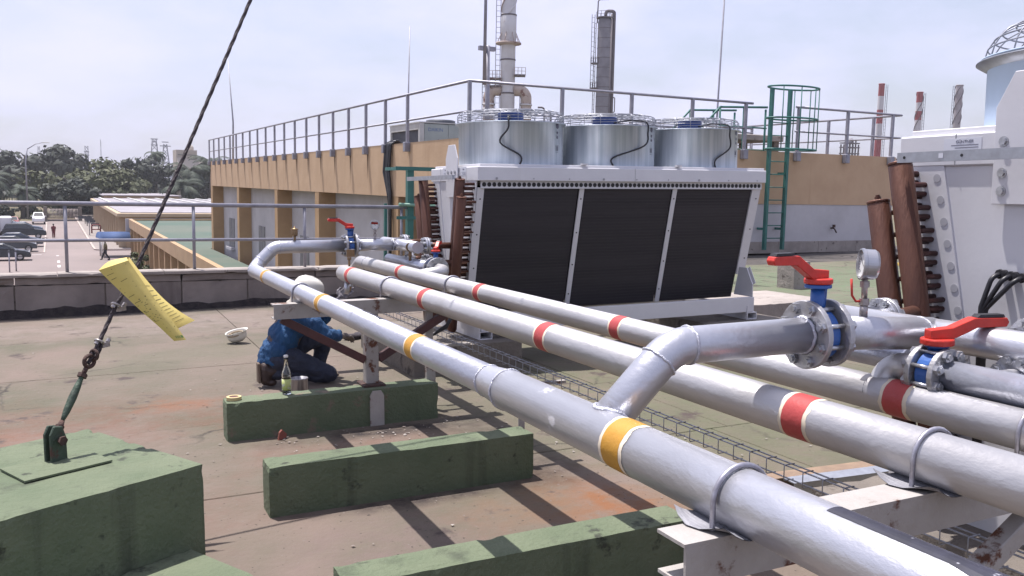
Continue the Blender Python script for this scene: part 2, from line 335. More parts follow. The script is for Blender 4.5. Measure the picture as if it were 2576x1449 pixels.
RUSTC = (0.122, 0.053, 0.031)
roofm = pm('roof_screed', (0.150, 0.114, 0.092), (0.094, 0.086, 0.058), 0.9, 0.92, 0, 0.6, 14, rnd=False, contrast=(0.36, 0.64), bdist=0.02,
    rust=(0.059, 0.043, 0.037), rust_scale=1.9, rust_at=0.60, cracks=(0.55, 0.011, (0.023, 0.017, 0.015), (0.152, 0.124, 0.108)),
    stains=[(4.6, 5.6, 2.4, 3.6, (0.098, 0.105, 0.058), 0.8), (12.0, 12.5, 6.5, 5.0, (0.098, 0.138, 0.074), 1.0), (0.9, 11.6, 4.2, 1.1, (0.185, 0.148, 0.129), 0.85), (0.9, 9.2, 1.7, 0.7, (0.126, 0.111, 0.079), 0.7),
            (-0.3, 6.7, 1.5, 0.9, RUSTC, 0.55), (-0.8, 6.2, 0.7, 0.5, (0.176, 0.071, 0.035), 0.5), (0.55, 7.0, 0.36, 0.28, (0.195, 0.073, 0.030), 0.6), (2.35, 3.6, 0.40, 0.85, (0.185, 0.074, 0.028), 0.95), (0.9, 6.4, 0.6, 0.4, RUSTC, 0.45),
            (1.45, 5.25, 0.8, 0.45, (0.129, 0.066, 0.045), 0.65), (1.3, 3.7, 0.9, 0.5, (0.139, 0.096, 0.089), 0.6), (1.9, 3.85, 0.45, 0.4, (0.144, 0.085, 0.040), 0.5), (0.3, 4.6, 0.6, 0.6, (0.135, 0.078, 0.059), 0.5),
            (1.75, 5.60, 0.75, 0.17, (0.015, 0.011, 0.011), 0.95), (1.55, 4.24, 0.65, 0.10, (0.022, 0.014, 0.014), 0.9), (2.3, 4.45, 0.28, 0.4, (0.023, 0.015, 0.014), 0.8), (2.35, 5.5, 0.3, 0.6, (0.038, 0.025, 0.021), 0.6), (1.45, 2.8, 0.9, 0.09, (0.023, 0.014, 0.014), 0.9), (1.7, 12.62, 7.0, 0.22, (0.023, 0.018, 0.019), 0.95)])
floor = sroot('roof_floor')
MB().box(-9, 6.45, -4, 12.95, -0.30, -0.052).box(6.45, 26, -4, 19.5, -0.30, -0.052).build('deck', moss, floor)
rowsY = [-4, -1.5, 0.2, 1.65, 3.15, 4.72, 6.28, 8.45, 10.6, 12.95]
random.seed(3)
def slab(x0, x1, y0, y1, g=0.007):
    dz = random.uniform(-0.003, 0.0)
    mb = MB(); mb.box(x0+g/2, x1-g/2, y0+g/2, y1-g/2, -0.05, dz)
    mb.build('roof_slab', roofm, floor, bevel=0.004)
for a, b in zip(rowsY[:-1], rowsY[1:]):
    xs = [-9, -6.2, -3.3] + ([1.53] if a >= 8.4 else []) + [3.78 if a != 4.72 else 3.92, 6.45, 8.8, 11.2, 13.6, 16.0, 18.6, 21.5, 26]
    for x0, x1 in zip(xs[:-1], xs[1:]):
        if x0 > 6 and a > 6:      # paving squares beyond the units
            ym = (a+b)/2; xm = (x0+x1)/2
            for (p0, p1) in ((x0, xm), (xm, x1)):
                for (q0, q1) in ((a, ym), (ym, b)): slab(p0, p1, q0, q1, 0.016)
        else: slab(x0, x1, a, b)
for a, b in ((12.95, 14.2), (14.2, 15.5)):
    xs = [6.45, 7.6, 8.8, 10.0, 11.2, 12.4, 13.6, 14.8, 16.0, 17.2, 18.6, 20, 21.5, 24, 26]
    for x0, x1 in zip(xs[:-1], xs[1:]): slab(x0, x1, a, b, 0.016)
MB().box(6.45, 26, 15.5, 19.5, -0.05, -0.012).build('gutter_bed', pm('gutter_shade', (0.045, 0.040, 0.038), (0.10, 0.088, 0.08), 1.2, 1.0, 0, 0.6, 10), floor)  # gutter strip coloured dark to carry the shading along the building foot

# three green sleepers under the pipe run
SLE = [(5.78, 5.965, 'green concrete sleeper the glass bottle stands on, farthest of three', greenconc_worn),
       (4.31, 4.485, 'middle green concrete sleeper of the three under the pipes', greenconc),
       (2.86, 3.04, 'nearest green concrete sleeper, cut off by the bottom edge', greenconc)]
for y0, y1, lb, mm in SLE:
    t = rough_box(0.74, 2.205 if y0 < 5 else 2.19, y0, y1, -0.03, 0.255).build('concrete_sleeper', mm, None, origin=(1.47, (y0+y1)/2, 0))
    tag(t, lb, 'concrete beam', 'green concrete sleepers')

# anchor block of the guy wire
bu = Vector((-0.885, -0.466, 0)); bv = Vector((-0.466, 0.885, 0))
BM = Matrix.Translation((0.39, 3.86, 0)) @ Matrix(((-bu.x, bv.x, 0), (-bu.y, bv.y, 0), (0, 0, 1))).to_4x4()
t = rough_box(-1.0, 0, 0, 0.95, -0.03, 0.45, 0.035, 0.0014, BM, 0.005).build('anchor_block', greenconc, None, origin=(-0.25, 4.06, 0))
tag(t, 'large green concrete anchor block holding the guy wire', 'concrete block')
t = rough_box(-1.1, -0.075, -0.75, -0.004, -0.03, 0.10, 0.035, 0.0012, BM).build('concrete_pad', greenconc, None, origin=(0.1, 3.4, 0))
tag(t, 'low green concrete pad in front of the anchor block', 'concrete pad')

# ------------------------------------------------------------------ guy wire and its fittings
P = [V(-0.172, 4.151, 0.455), V(-0.155, 4.161, 0.600), V(-0.059, 4.265, 0.796), V(-0.033, 4.279, 0.845), V(0.016, 4.329, 0.932), V(0.093, 4.394, 1.086), V(0.164, 4.457, 1.193), V(0.832, 4.981, 2.628), V(1.9, 5.82, 4.92)]
gw = thing('guy_wire', P[0], 'twisted steel guy wire with turnbuckle and clips rising from anchor block', 'guy wire')
pc = [V(-0.381, 4.113, 0.4545), V(-0.278, 3.886, 0.4545), V(0.043, 4.044, 0.4545)]; pc.append(pc[0]+pc[2]-pc[1])
mb = MB(); mb.add([*pc, *[p+V(0, 0, 0.008) for p in pc]], [(3,2,1,0),(4,5,6,7),(0,1,5,4),(1,2,6,5),(2,3,7,6),(3,0,4,7)]); mb.build('base_plate', greenconc, gw)
gx = V(0.64, -0.77, 0)                         # bracket cheeks face the camera
gside = V(0.77, 0.64, 0)
for s in (-0.018, 0.018):
    prof = [(-0.042, 0), (0.036, 0), (0.034, 0.10), (0.018, 0.148), (-0.022, 0.155), (-0.042, 0.12)]
    MB().prism(prof, P[0]+gx*s*1.0+V(0, 0, 0.004), gside, (0, 0, 1), 0.013).build('bracket_cheek', greeniron, gw, bevel=0.003)
mb = MB(); mb.tube([P[0]+V(0, 0, 0.095)-gx*0.045, P[0]+V(0, 0, 0.095)+gx*0.045], 0.012, 10); mb.disc(P[0]+V(0, 0, 0.095)+gx*0.040, gx, 0.021, 0.010, 6); mb.build('pin', rusty, gw)
d = (P[2]-P[1]).normalized()
mb = MB(); mb.tube([P[0]+V(0.004, 0.005, 0.08), P[1], P[1]+d*0.03], [0.016, 0.016, 0.010], 10); mb.disc(P[1]-d*0.01, d, 0.019, 0.018, 6); mb.build('lower_eye', rusty, gw)
a0 = P[1]+d*0.03; L0 = (P[2]-a0).length
MB().tube([a0+d*L0*t for t in (0, .08, .2, .5, .75, .9, .97, 1)], [0.008, 0.011, 0.015, 0.018, 0.015, 0.011, 0.010, 0.010], 12).build('turnbuckle', greeniron, gw)
mb = MB(); mb.disc(P[2]-d*0.008, d, 0.021, 0.018, 6); mb.tube([P[2], P[3]-d*0.02], 0.011, 8); mb.ring(P[3]+d*0.012, gx, 0.026, 0.009, 18, 8); mb.ring(P[3]+d*0.045+gx*0.012, gside, 0.022, 0.007, 14, 8); mb.build('shackle', rusty, gw)
d2 = (P[4]-P[3]).normalized(); sd = d2.cross(gx).normalized()
mb = MB()
mb.tube([P[3]+d2*0.06-sd*0.012, P[3]+d2*0.03, P[3]+d2*0.045+sd*0.022, P[3]+d2*0.085+sd*0.022, P[4]+sd*0.012], 0.0075, 8); mb.build('dead_end', ropem, gw)
# the rope: three visible strands twisted round the axis
for k in range(3):
    mb = MB(); pts = []; N = 130
    for i in range(N):
        t = (i/(N-1))**1.35; tot = [(P[j+1]-P[j]).length for j in range(3, 8)]
        s = t*sum(tot); j = 3
        for q in tot:
            if s <= q or j == 7: break
            s -= q; j += 1
        dd = (P[j+1]-P[j]).normalized(); c = P[j]+dd*s; A, B = frame_of(dd); ph = 2*math.pi*k/3+i*0.95
        pts.append(c+(A*math.cos(ph)+B*math.sin(ph))*0.0044)
    mb.tube(pts, 0.0060, 7); mb.build('rope_strand', ropem, gw)
for j, (q, dd) in enumerate(((P[4], d2), (P[5], (P[6]-P[5]).normalized()))):
    sdd = dd.cross(gx).normalized()
    mb = MB(); mb.ring(q, dd, 0.019, 0.0055, 18, 8); mb.bar(q+gside*0.004+sdd*0.015-dd*0.012, q+gside*0.046+sdd*0.012-dd*0.012, 0.020, 0.022, dd); mb.disc(q+gside*0.034+sdd*0.012+dd*0.0, dd, 0.010, 0.016, 6); mb.disc(q-gside*0.028+sdd*0.012, dd, 0.010, 0.016, 6); mb.build('wire_clip', zincclip, gw)

# paper form skewered on the rope
def atc(x, y, dep): # the photo frame's own grid, used only to lay the sheet out at its real distance
    return EYE+(AX[2]+AX[0]*((x-1288)/2211.45)-AX[1]*((y-724.5)/2211.45))*dep
pf = thing('paper_form', P[6], 'yellow printed paper form skewered on the guy wire', 'paper')
paperm = pm('yellow_paper', (0.62, 0.50, 0.155), (0.56, 0.44, 0.13), 6, 0.75, 0, 0.1, 20)
paperdk = pm('print_ink', (0.10, 0.085, 0.04), None, 4, 0.8)
paperg = pm('green_print', (0.10, 0.20, 0.06), None, 4, 0.8)
# stations along the fold: front-sheet left edge, front right (fold lip), back sheet outer edge
FL = [(248, 680), (296, 727), (350, 778), (400, 822), (438, 858)]
FR = [(322, 655), (350, 695), (394, 759), (438, 813), (468, 855)]
BK = [(325, 647), (365, 700), (410, 750), (450, 782), (490, 806)]
BE = [(318, 656), (346, 697), (386, 757), (416, 797), (440, 830)]
def bez(Pl, t):
    n = len(Pl)-1; x = min(int(t*n), n-1); u = t*n-x
    g = lambda i: Pl[max(0, min(n, i))]
    p0, p1, p2, p3 = g(x-1), g(x), g(x+1), g(x+2)
    return tuple(0.5*(2*b+(c-a)*u+(2*a-5*b+4*c-d_)*u*u+(3*b-a-3*c+d_)*u**3) for a, b, c, d_ in zip(p0, p1, p2, p3))
D0 = 4.05
def front(u, t):
    a = bez(FL, t); b = bez(FR, t); x = a[0]+(b[0]-a[0])*u; y = a[1]+(b[1]-a[1])*u
    return atc(x, y, D0-0.035+0.03*t-0.022*math.sin(u*math.pi)*(1-0.5*t))
def back(u, t):
    a = bez(BE, t); b = bez(BK, t); x = a[0]+(b[0]-a[0])*u; y = a[1]+(b[1]-a[1])*u
    return atc(x, y, D0+0.012+0.05*u+0.035*t)
def sheet(fn, nu, nv, name, mat, off=0.0012):
    mb = MB(); vs = [fn(i/nu, j/nv) for j in range(nv+1) for i in range(nu+1)]
    bk = [p+AX[2]*off for p in vs]; k = len(vs); fs = []
    for j in range(nv):
        for i in range(nu):
            q = (j*(nu+1)+i, j*(nu+1)+i+1, (j+1)*(nu+1)+i+1, (j+1)*(nu+1)+i); fs += [tuple(reversed(q)), tuple(x+k for x in q)]
    mb.add(vs+bk, fs, True); return mb.build(name, mat, pf)
sheet(front, 8, 24, 'front_sheet', paperm); sheet(back, 6, 24, 'back_sheet', paperm)
def roll(u, t):   # the rolled-over top joining front and back sheet
    a = front(0, 0) if False else None
    p = front(t, 0); q = back(min(1, 0.15+t*0.85), 0); 
    c = p.lerp(q, u); return c+AX[1]*0.022*math.sin(u*math.pi)*(1-0.75*t)-AX[0]*0.008*math.sin(u*math.pi)
sheet(roll, 8, 8, 'rolled_top', paperm)
mb = MB(); random.seed(5)
for i in range(46):
    t = 0.05+0.80*i/46; w0 = random.choice((0.06, 0.08, 0.35, 0.30)); w1 = min(0.92, w0+random.uniform(0.2, 0.65)); h = 0.0042 if i % 7 else 0.008
    if 20 < i < 36 or i % 3 == 0:
        vs = [front(u, tt)-AX[2]*0.0014 for u, tt in ((w0, t), (w1, t), (w1, t+h), (w0, t+h))]; mb.add(vs, [(0, 3, 2, 1)])
for i in range(11):
    t = 0.34+0.58*i/11; vs = [back(u, tt)-AX[2]*0.0014 for u, tt in ((0.25, t), (0.78, t), (0.78, t+0.006), (0.25, t+0.006))]; mb.add(vs, [(0, 3, 2, 1)])
mb.build('printed_lines', paperdk, pf)
mb = MB()
for k in range(4):
    u = 0.42+0.13*k; vs = [front(a, b)-AX[2]*0.0014 for a, b in ((u, 0.905), (u+(0.05 if k < 3 else 0.16), 0.905), (u+(0.05 if k < 3 else 0.16), 0.945), (u, 0.945))]; mb.add(vs, [(0, 3, 2, 1)])
mb.build('green_stamp', paperg, pf)

# ------------------------------------------------------------------ pipe run
def bands(par, X, Z, ys, r_of, mat, w_of):
    for y in ys:
        r, w = r_of(y), w_of(y)
        def sleeve(ya, yb, rr, name, mt, ja, jb):
            n = 72; vs = []
            for (yy, j, q) in ((ya, ja, 1), (yb, jb, 2)):
                for k in range(n):
                    a = 2*math.pi*k/n; w_ = j*(mn.noise(Vector((math.cos(a)*3, math.sin(a)*3, y*7+q*5)))+0.6*mn.noise(Vector((math.cos(a)*9, math.sin(a)*9, y*3+q))))
                    vs.append((X+rr*math.cos(a), yy+w_, Z+rr*math.sin(a)))
            MB().add(vs, [(k, (k+1) % n, n+(k+1) % n, n+k) for k in range(n)], True).build(name, mt, par)
        sleeve(y-w/2-0.016, y-w/2+0.006, r+0.0008, 'band_edge', cream, 0.006, 0); sleeve(y+w/2-0.006, y+w/2+0.014, r+0.0008, 'band_edge', cream, 0, 0.006)
        sleeve(y-w/2, y+w/2, r+0.0014, 'colour_band', mat, 0.0022, 0.0022)
def weld(par, c, axis, r, w=0.0045):
    d_ = V(axis).normalized(); A, B = frame_of(d_); n = 44
    pts = [V(c)+(A*math.cos(2*math.pi*i/n)+B*math.sin(2*math.pi*i/n))*(r+random.uniform(-0.0006, 0.0014))+d_*random.uniform(-0.0022, 0.0022) for i in range(n)]
    pts.append(pts[0]); MB().tube(pts, w, 6, caps=False).build('weld_bead', weldm, par)
def ubolt(par, X, Y, Z, r, base):
    g = 0.0065; rr = r+g+0.001; pts = [(X-rr, Y, base-0.03), (X-rr, Y, Z)]+[(X-rr*math.cos(math.pi*i/16), Y, Z+rr*math.sin(math.pi*i/16)) for i in range(1, 16)]+[(X+rr, Y, Z), (X+rr, Y, base-0.03)]
    MB().tube(pts, g, 8).build('u_bolt', ubolt_m, par)
def flange(par, c, axis, r=0.110, t=0.020, bolts=8, bolt_r=0.088, heads=1, name='flange', mat=None, mbolt=None, hub=0.0):
    c = V(c); d_ = V(axis).normalized(); fo = MB().disc(c, d_, r, t, 36, 0.002).build(name, mat or flangem, par)
    A, B = frame_of(d_); src = None; og = ORIGIN[par.name]
    for k in range(bolts):
        a = 2*math.pi*(k+0.5)/bolts; p = c+(A*math.cos(a)+B*math.sin(a))*bolt_r; z_ = V(0, 0, 0)+og
        if src is None:
            mb = MB()
            if heads > 0: mb.disc(z_+d_*t, d_, 0.0175, 0.014, 6); mb.disc(z_+d_*(t+0.014), d_, 0.010, 0.008, 8)
            else: mb.disc(z_-d_*0.013, d_, 0.0175, 0.013, 6); mb.disc(z_-d_*0.020, d_, 0.010, 0.007, 8)
            src = mb.build('bolt', mbolt or boltm, fo); src.location = p-og
        else: piece(src, fo, p-og)
    return fo
CH = 0.864                                     # top of the support channels
X1, Z1 = 1.282, 0.923; X2, Z2 = 1.911, 0.932; X3, Z3 = 2.395, 0.925
r1, r1L, r2, r3 = 0.0572, 0.0706, 0.0675, 0.0605
YF, YN = 7.95, 2.10; ZB = 1.152; ZBF = 1.118; rB = 0.0560   # branches up to the two units
p1 = thing('yellow_banded_pipe', (X1, 3.0, Z1-r1), 'nearest silver pipe with yellow bands, bending up at its far end', 'pipe')
MB().tube([(X1, -0.6, Z1), (X1, 2.70, Z1)], r1L, 48).build('large_pipe', silver, p1)
MB().tube([(X1, 2.70, Z1), (X1, 2.86, Z1)], [r1L, r1], 48, caps=False).build('reducer', silver, p1)
far = bend([(X1, 2.86, Z1), (X1, YF+0.03, Z1), (X1+0.195, YF+0.03, ZBF), (2.11, YF+0.03, ZBF)], 0.115, 10)
YF += 0.03
MB().tube(far, r1, 48).build('small_pipe', silver, p1)
br = bend([(X1, YN, Z1), (X1+0.245, YN, ZB), (2.040, YN, ZB)], 0.15, 10)
MB().tube(br, rB, 48).build('branch_pipe', silver, p1)
weld(p1, (X1, 2.70, Z1), (0, 1, 0), r1L); weld(p1, (X1, 2.86, Z1), (0, 1, 0), r1)
for q, dd in ((far[11], far[12]-far[10]), (far[1], (0, 1, 0)), (far[12], far[13]-far[12]), (far[-2], (1, 0, 0))): weld(p1, q, dd, r1, 0.0035)
weld(p1, br[1], br[1]-br[0], rB); weld(p1, br[-2], (1, 0, 0), rB); weld(p1, (2.034, YN, ZB), (1, 0, 0), rB, 0.007)
# saddle weld where the branch leaves the main
sv = (V(br[1])-V(br[0])).normalized(); A, B = frame_of(sv); pts = []
for i in range(41):
    a = 2*math.pi*i/40; off = (A*math.cos(a)+B*math.sin(a))*(rB+0.002); t = 0.0
    for q in range(200):
        pnt = V(X1, YN, Z1)+sv*t+off
        if (pnt.x-X1)**2+(pnt.z-Z1)**2 >= r1L**2: break
        t += 0.002
    pts.append(pnt+V(0, random.uniform(-.002, .002), 0))
MB().tube(pts, 0.0075, 6, caps=False).build('weld_bead', weldm, p1)
bands(p1, X1, Z1, (7.22, 5.33, 3.61, 1.93), lambda y: r1L if y < 2.7 else r1, yellow, lambda y: 0.085 if y > 2.7 else 0.085)
ubolt(p1, X1, 5.99, Z1, r1, CH); ubolt(p1, X1, 1.49, Z1, r1L, CH)
flange(p1, (2.040, YN, ZB), (1, 0, 0), heads=-1); flange(p1, (2.11, YF, ZBF), (1, 0, 0), heads=-1, r=0.105, bolt_r=0.084)
def arrow(par, X, Z, r, y0, y1, ang, w, head, name='flow_arrow'):
    """painted black arrow lying on the pipe's top; ang = angle from vertical"""
    mb = MB(); 
    def pt(y, s): a = ang+s/r; return V(X+math.sin(a)*(r+0.0009), y, Z+math.cos(a)*(r+0.0009))
    hy = y0+(y1-y0)*head; sg = 1
    n = 8; rows = []
    def strip(ya, yb, wa, wb):
        for i in range(n):
            a0_, a1_ = i/n, (i+1)/n
            for q in range(4):
                s0, s1 = -1+q*0.5, -1+(q+1)*0.5
                w0, w1 = wa+(wb-wa)*a0_, wa+(wb-wa)*a1_; yy0, yy1 = ya+(yb-ya)*a0_, ya+(yb-ya)*a1_
                mb.add([pt(yy0, s0*w0), pt(yy0, s1*w0), pt(yy1, s1*w1), pt(yy1, s0*w1)], [(0, 1, 2, 3)])
    strip(y0, hy, w*2.4, w); strip(hy, y1, w, w) if head > 0.3 else strip(hy, y1, w, w)
    mb.build(name, blackpaint, par)
arrow(p1, X1, Z1, r1L, 0.80, 1.22, -0.02, 0.020, 0.36)
arrow(p1, X1, Z1, r1, 4.15, 4.52, 0.25, 0.012, 0.35)
# peeled liner sheets under the pipe at the near support
p2 = thing('front_red_banded_pipe', (X2, 3.0, Z2-r2), 'middle pipe of the three, pale silver with red bands and blunt far end', 'pipe')
MB().tube([(X2, -0.6, Z2), (X2, 7.18, Z2), (X2, 7.27, Z2), (X2, 7.32, Z2), (X2, 7.335, Z2)], [r2, r2, r2*0.93, r2*0.68, r2*0.25], 48).build('pipe_body', silver_old, p2)
MB().tube([(X2-0.01, 7.10, Z2-r2+0.01), (X2-0.03, 7.08, Z2-r2-0.09)], 0.024, 20).build('drain_stub', silver, p2)
bands(p2, X2, Z2, (6.95, 5.19, 3.565, 1.935), lambda y: r2, redband, lambda y: 0.085)
ubolt(p2, X2, 5.98, Z2, r2, CH); ubolt(p2, X2, 1.50, Z2, r2, CH)
arrow(p2, X2, Z2, r2, 4.12, 4.50, 0.35, 0.013, 0.3)
p3 = thing('rear_red_banded_pipe', (X3, 3.0, Z3-r3), 'farthest of the three pipes, pale silver with red bands and side branches', 'pipe')
e3 = bend([(X3, -0.6, Z3), (X3, 8.45, Z3), (X3+0.02, 8.75, Z3-0.12)], 0.25, 6)
MB().tube(e3, r3, 44).build('pipe_body', silver_old, p3)
weld(p3, (X3, 8.2, Z3), (0, 1, 0), r3, 0.0035)
bands(p3, X3, Z3, (7.15, 5.45, 3.70, 2.00), lambda y: r3, redband, lambda y: 0.08)
ubolt(p3, X3, 6.0, Z3, r3, CH); ubolt(p3, X3, 1.56, Z3, r3, CH)
arrow(p3, X3, Z3, r3, 4.25, 4.70, 0.35, 0.012, 0.3)
arrow(p3, X3, Z3, r3, 2.12, 2.15, -0.3, 0.03, 0.3, 'black_dash')
# side branches of the rear pipe into the lower valves
XL, ZL = 2.66, 0.955; rl = 0.050; XN, ZN = 2.45, 1.022
bf = bend([(X3, 6.80, Z3), (XL, 6.80, ZL), (XL, 7.00, ZL)], 0.10, 10); MB().tube(bf, rl, 36).build('branch_pipe', silver_old, p3)
bn = bend([(X3, 2.11, Z3), (XN, 2.11, ZN), (XN, 1.985, ZN)], 0.055, 10); MB().tube(bn, 0.045, 36).build('branch_pipe', silver_old, p3)
flange(p3, (XL, 7.00, ZL), (0, 1, 0), heads=-1, r=0.10, bolt_r=0.081); flange(p3, (XN, 1.986, ZN), (0, -1, 0), heads=-1, r=0.087, bolt_r=0.070)

# ------------------------------------------------------------------ butterfly valves
def valve(loc, axis, lever, label, scale=1.0, nk=1.0, sl=None, rise=1.0):
    c = V(loc); ax = V(axis).normalized(); lv = V(lever).normalized()
    t = thing('butterfly_valve', c, label, 'valve', 'butterfly valves on the pipes')
    s = scale
    mb = MB(); mb.lathe([(0.058*s, -0.024), (0.082*s, -0.024), (0.082*s, 0.024), (0.058*s, 0.024), (0.058*s, -0.024)], c, ax, 36, False)
    mb.disc(c-ax*0.004, ax, 0.058*s, 0.008, 24)
    mb.build('body', bluevalve, t, bevel=0.003)
    mb = MB(); mb.tube([c+V(0, 0, 0.065*s), c+V(0, 0, 0.10*s*nk), c+V(0, 0, 0.15*s*nk)], [0.030*s, 0.023*s, 0.022*s], 16); mb.disc(c+V(0, 0, 0.148*s*nk), (0, 0, 1), 0.042*s, 0.012*s, 24, 0.002)
    mb.bar(c+V(0, 0, 0.09*s)-lv*0.026*s, c+V(0, 0, 0.15*s*nk)-lv*0.030*s, 0.010*s, 0.012*s); mb.build('neck', bluevalve, t)
    w = V(0, 0, 1).cross(lv)
    top = c+V(0, 0, 0.161*s*nk); sv_ = s; s = sl or s
    mb = MB(); mb.disc(top, (0, 0, 1), 0.045*s, 0.019*s, 24, 0.003)
    q_ = rise
    mb.prism([(-0.03*s, 0.019*s), (0.036*s, 0.016*s), (0.085*s, (0.018+0.030*q_)*s), (0.110*s, (0.022+0.042*q_)*s), (0.200*s, (0.022+0.044*q_)*s), (0.207*s, (0.034+0.046*q_)*s), (0.200*s, (0.046+0.047*q_)*s), (0.100*s, (0.046+0.048*q_)*s), (0.035*s, 0.050*s), (-0.03*s, 0.044*s)], top, lv, (0, 0, 1), 0.034*s)
    mb.build('lever', redhandle, t, bevel=0.003)
    g0 = 0.0468+0.0485*rise; MB().prism([(0.110*s, g0*s), (0.195*s, g0*s), (0.190*s, (g0+0.008)*s), (0.118*s, (g0+0.008)*s)], top, lv, (0, 0, 1), 0.028*s).build('grip', blackrubber, t); s = sv_
    A, B = frame_of(ax); src = None
    for k in range(8):
        a = 2*math.pi*(k+0.5)/8; p = (A*math.cos(a)+B*math.sin(a))*0.088*s
        if src is None: src = MB().tube([c-ax*0.034, c+ax*0.034], 0.0075*s, 8).build('stud', boltm, t); src.location = p
        else: piece(src, t, p)
    return t
valve((2.095, YN, ZB), (1, 0, 0), (-1, -0.02, 0), 'blue butterfly valve with red lever on the near pipe branch, beside the big gauge')
valve((2.165, YF, ZBF), (1, 0, 0), (-1, 0.05, 0), 'distant blue valve with raised red lever, seen against the orange building', 0.98)
valve((XL, 7.055, ZL), (0, 1, 0), (0.55, 0.83, 0), 'small blue valve with red lever beside the copper headers of the far unit', 0.9)
valve((XN, 1.933, ZN), (0, -1, 0), (0.95, -0.30, 0), 'lower blue valve at right whose red lever points right', 0.88, 0.66, 1.15, 0.62)

# ------------------------------------------------------------------ header spools at the two units
def header(loc, x, z, y0, y1, ys, r, label, tee=None, lower=False):
    zb_ = tee[2] if tee else 0
    t = thing('header_pipe', loc, label, 'pipe', 'capped header pipes at the units')
    mb = MB(); mb.tube([(x, y0, z), (x, y1, z)], r, 36); mb.build('header', silver_wet if lower else silver, t)
    if tee: MB().tube([(tee[0], tee[1], zb_), (x, tee[1], z)], rB, 36).build('spool', silver, t); weld(t, (x-r-0.004, tee[1], z), (1, 0, 0), rB, 0.006); flange(t, (tee[0], tee[1], zb_), (1, 0, 0), heads=1); weld(t, (tee[0]+0.045, tee[1], zb_), (1, 0, 0), rB, 0.006)
    for y in ys:
        MB().tube([(x, y, z), (x+0.15, y, z)], 0.034, 24).build('nozzle', silver, t)
        flange(t, (x+0.14, y, z), (1, 0, 0), r=0.078, t=0.018, bolt_r=0.062, heads=-1, mat=silver)
        flange(t, (x+0.162, y, z), (1, 0, 0), r=0.078, t=0.018, bolt_r=0.062, heads=1, mat=silver)
    return t
XH, ZH, rH = 2.63, 1.117, 0.053
header((XH, 7.9, ZH-rH), XH, ZH, 7.42, 8.42, (7.65, 8.26), rH, 'upper silver header pipe with blunt capped end at the far unit', tee=(2.202, YF, ZBF))
header((XH, 2.0, ZH-rH), XH, ZH, 1.10, 2.62, (1.84, 2.45), rH, 'upper silver header pipe running out of frame beside the near unit', tee=(2.132, YN, ZB))
hF = header((XL, 7.6, ZL-rl), XL, ZL, 7.10, 8.36, (7.72, 8.20), rl, 'lower capped header pipe at the far unit, behind the small valve', lower=True)
hN = header((XN, 1.5, ZN-rl), XN, ZN, 0.9, 1.885, (1.76,), rl, 'lower dark silver header pipe past the lower right valve', lower=True)
header((XL+0.16, 2.8, ZL-rl), XL+0.15, ZL+0.01, 2.33, 3.10, (2.39,), rl, 'short dark capped pipe behind the lower right valve', lower=True)

flange(hN, (XN, 1.900, ZN), (0, -1, 0), heads=1, r=0.087, bolt_r=0.070); flange(hF, (XL, 7.088, ZL), (0, 1, 0), heads=1, r=0.10, bolt_r=0.081)
# ------------------------------------------------------------------ gauges, vents
dialm = pm('dial_face', (0.72, 0.72, 0.70), (0.66, 0.66, 0.64), 8, 0.5)
brass = pm('brass', (0.26, 0.17, 0.09), (0.18, 0.12, 0.07), 12, 0.42, 0.7)
steelcase = pm('stainless_case', (0.46, 0.46, 0.48), (0.38, 0.38, 0.40), 8, 0.28, 0.8)
def gauge(base, up, face, label, r=0.05, case=None, lever=None, facecol=None, mark=None):
    b = V(base); t = thing('pressure_gauge', b, label, 'gauge', 'pressure gauges on the pipes'); f = V(face).normalized()
    c = b+V(0, 0, up); case = case or steelcase
    mb = MB(); mb.tube([b-V(0, 0, 0.01), b+V(0, 0, 0.03)], 0.013, 16); mb.disc(b+V(0, 0, 0.03), (0, 0, 1), 0.017, 0.022, 6); mb.tube([b+V(0, 0, 0.05), b+V(0, 0, up-r*0.7)], 0.010, 14); mb.disc(b+V(0, 0, up-r-0.026), (0, 0, 1), 0.016, 0.02, 6); mb.build('stem', zincclip if case is steelcase else case, t)
    mb = MB(); mb.lathe([(0.001, -0.034), (r*0.9, -0.034), (r, -0.026), (r, 0.006), (r*1.05, 0.008), (r*1.05, 0.016), (r*0.94, 0.018), (r*0.93, 0.008)], c, f, 36, False); mb.build('case', case, t)
    fo = MB().disc(c+f*0.004, f, r*0.93, 0.004, 32).build('dial', facecol or dialm, t)
    A = V(0, 0, 1)-f*f.z; A.normalize(); B = f.cross(A); mb = MB()
    for k in range(21):
        a = math.radians(-135+270*k/20); dd = A*math.cos(a)+B*math.sin(a); mb.bar(c+f*0.0085+dd*r*(0.70 if k % 5 else 0.62), c+f*0.0085+dd*r*0.84, 0.0016, 0.0006, f)
    mb.bar(c+f*0.009-(A*0.6+B*0.8)*r*0.2, c+f*0.009+(A*0.6+B*0.8)*r*0.68, 0.0022, 0.0008, f); mb.build('dial_marks', blackrubber, fo)
    if mark:
        mb = MB(); mb.add([c+f*0.0095+A*(r*y)+B*(r*x) for x, y in ((-0.7, 0.1), (0.75, 0.15), (0.7, 0.62), (-0.6, 0.55))], [(0, 1, 2, 3), (3, 2, 1, 0)]); mb.build('red_label', redhandle, fo)
    if lever:
        l = V(lever); q = b+V(0, 0, 0.042); MB().tube([q, q+l*0.028, q+l*0.042+V(0, 0, 0.02), q+l*0.046+V(0, 0, 0.075)], 0.0042, 8).build('cock_lever', redhandle, t)
    return t
gauge((2.30, YN, ZB+rB-0.004), 0.165, (-0.85, 0.53, 0.05), 'large stainless pressure gauge standing on the near pipe branch', lever=(-0.9, 0.4, 0))
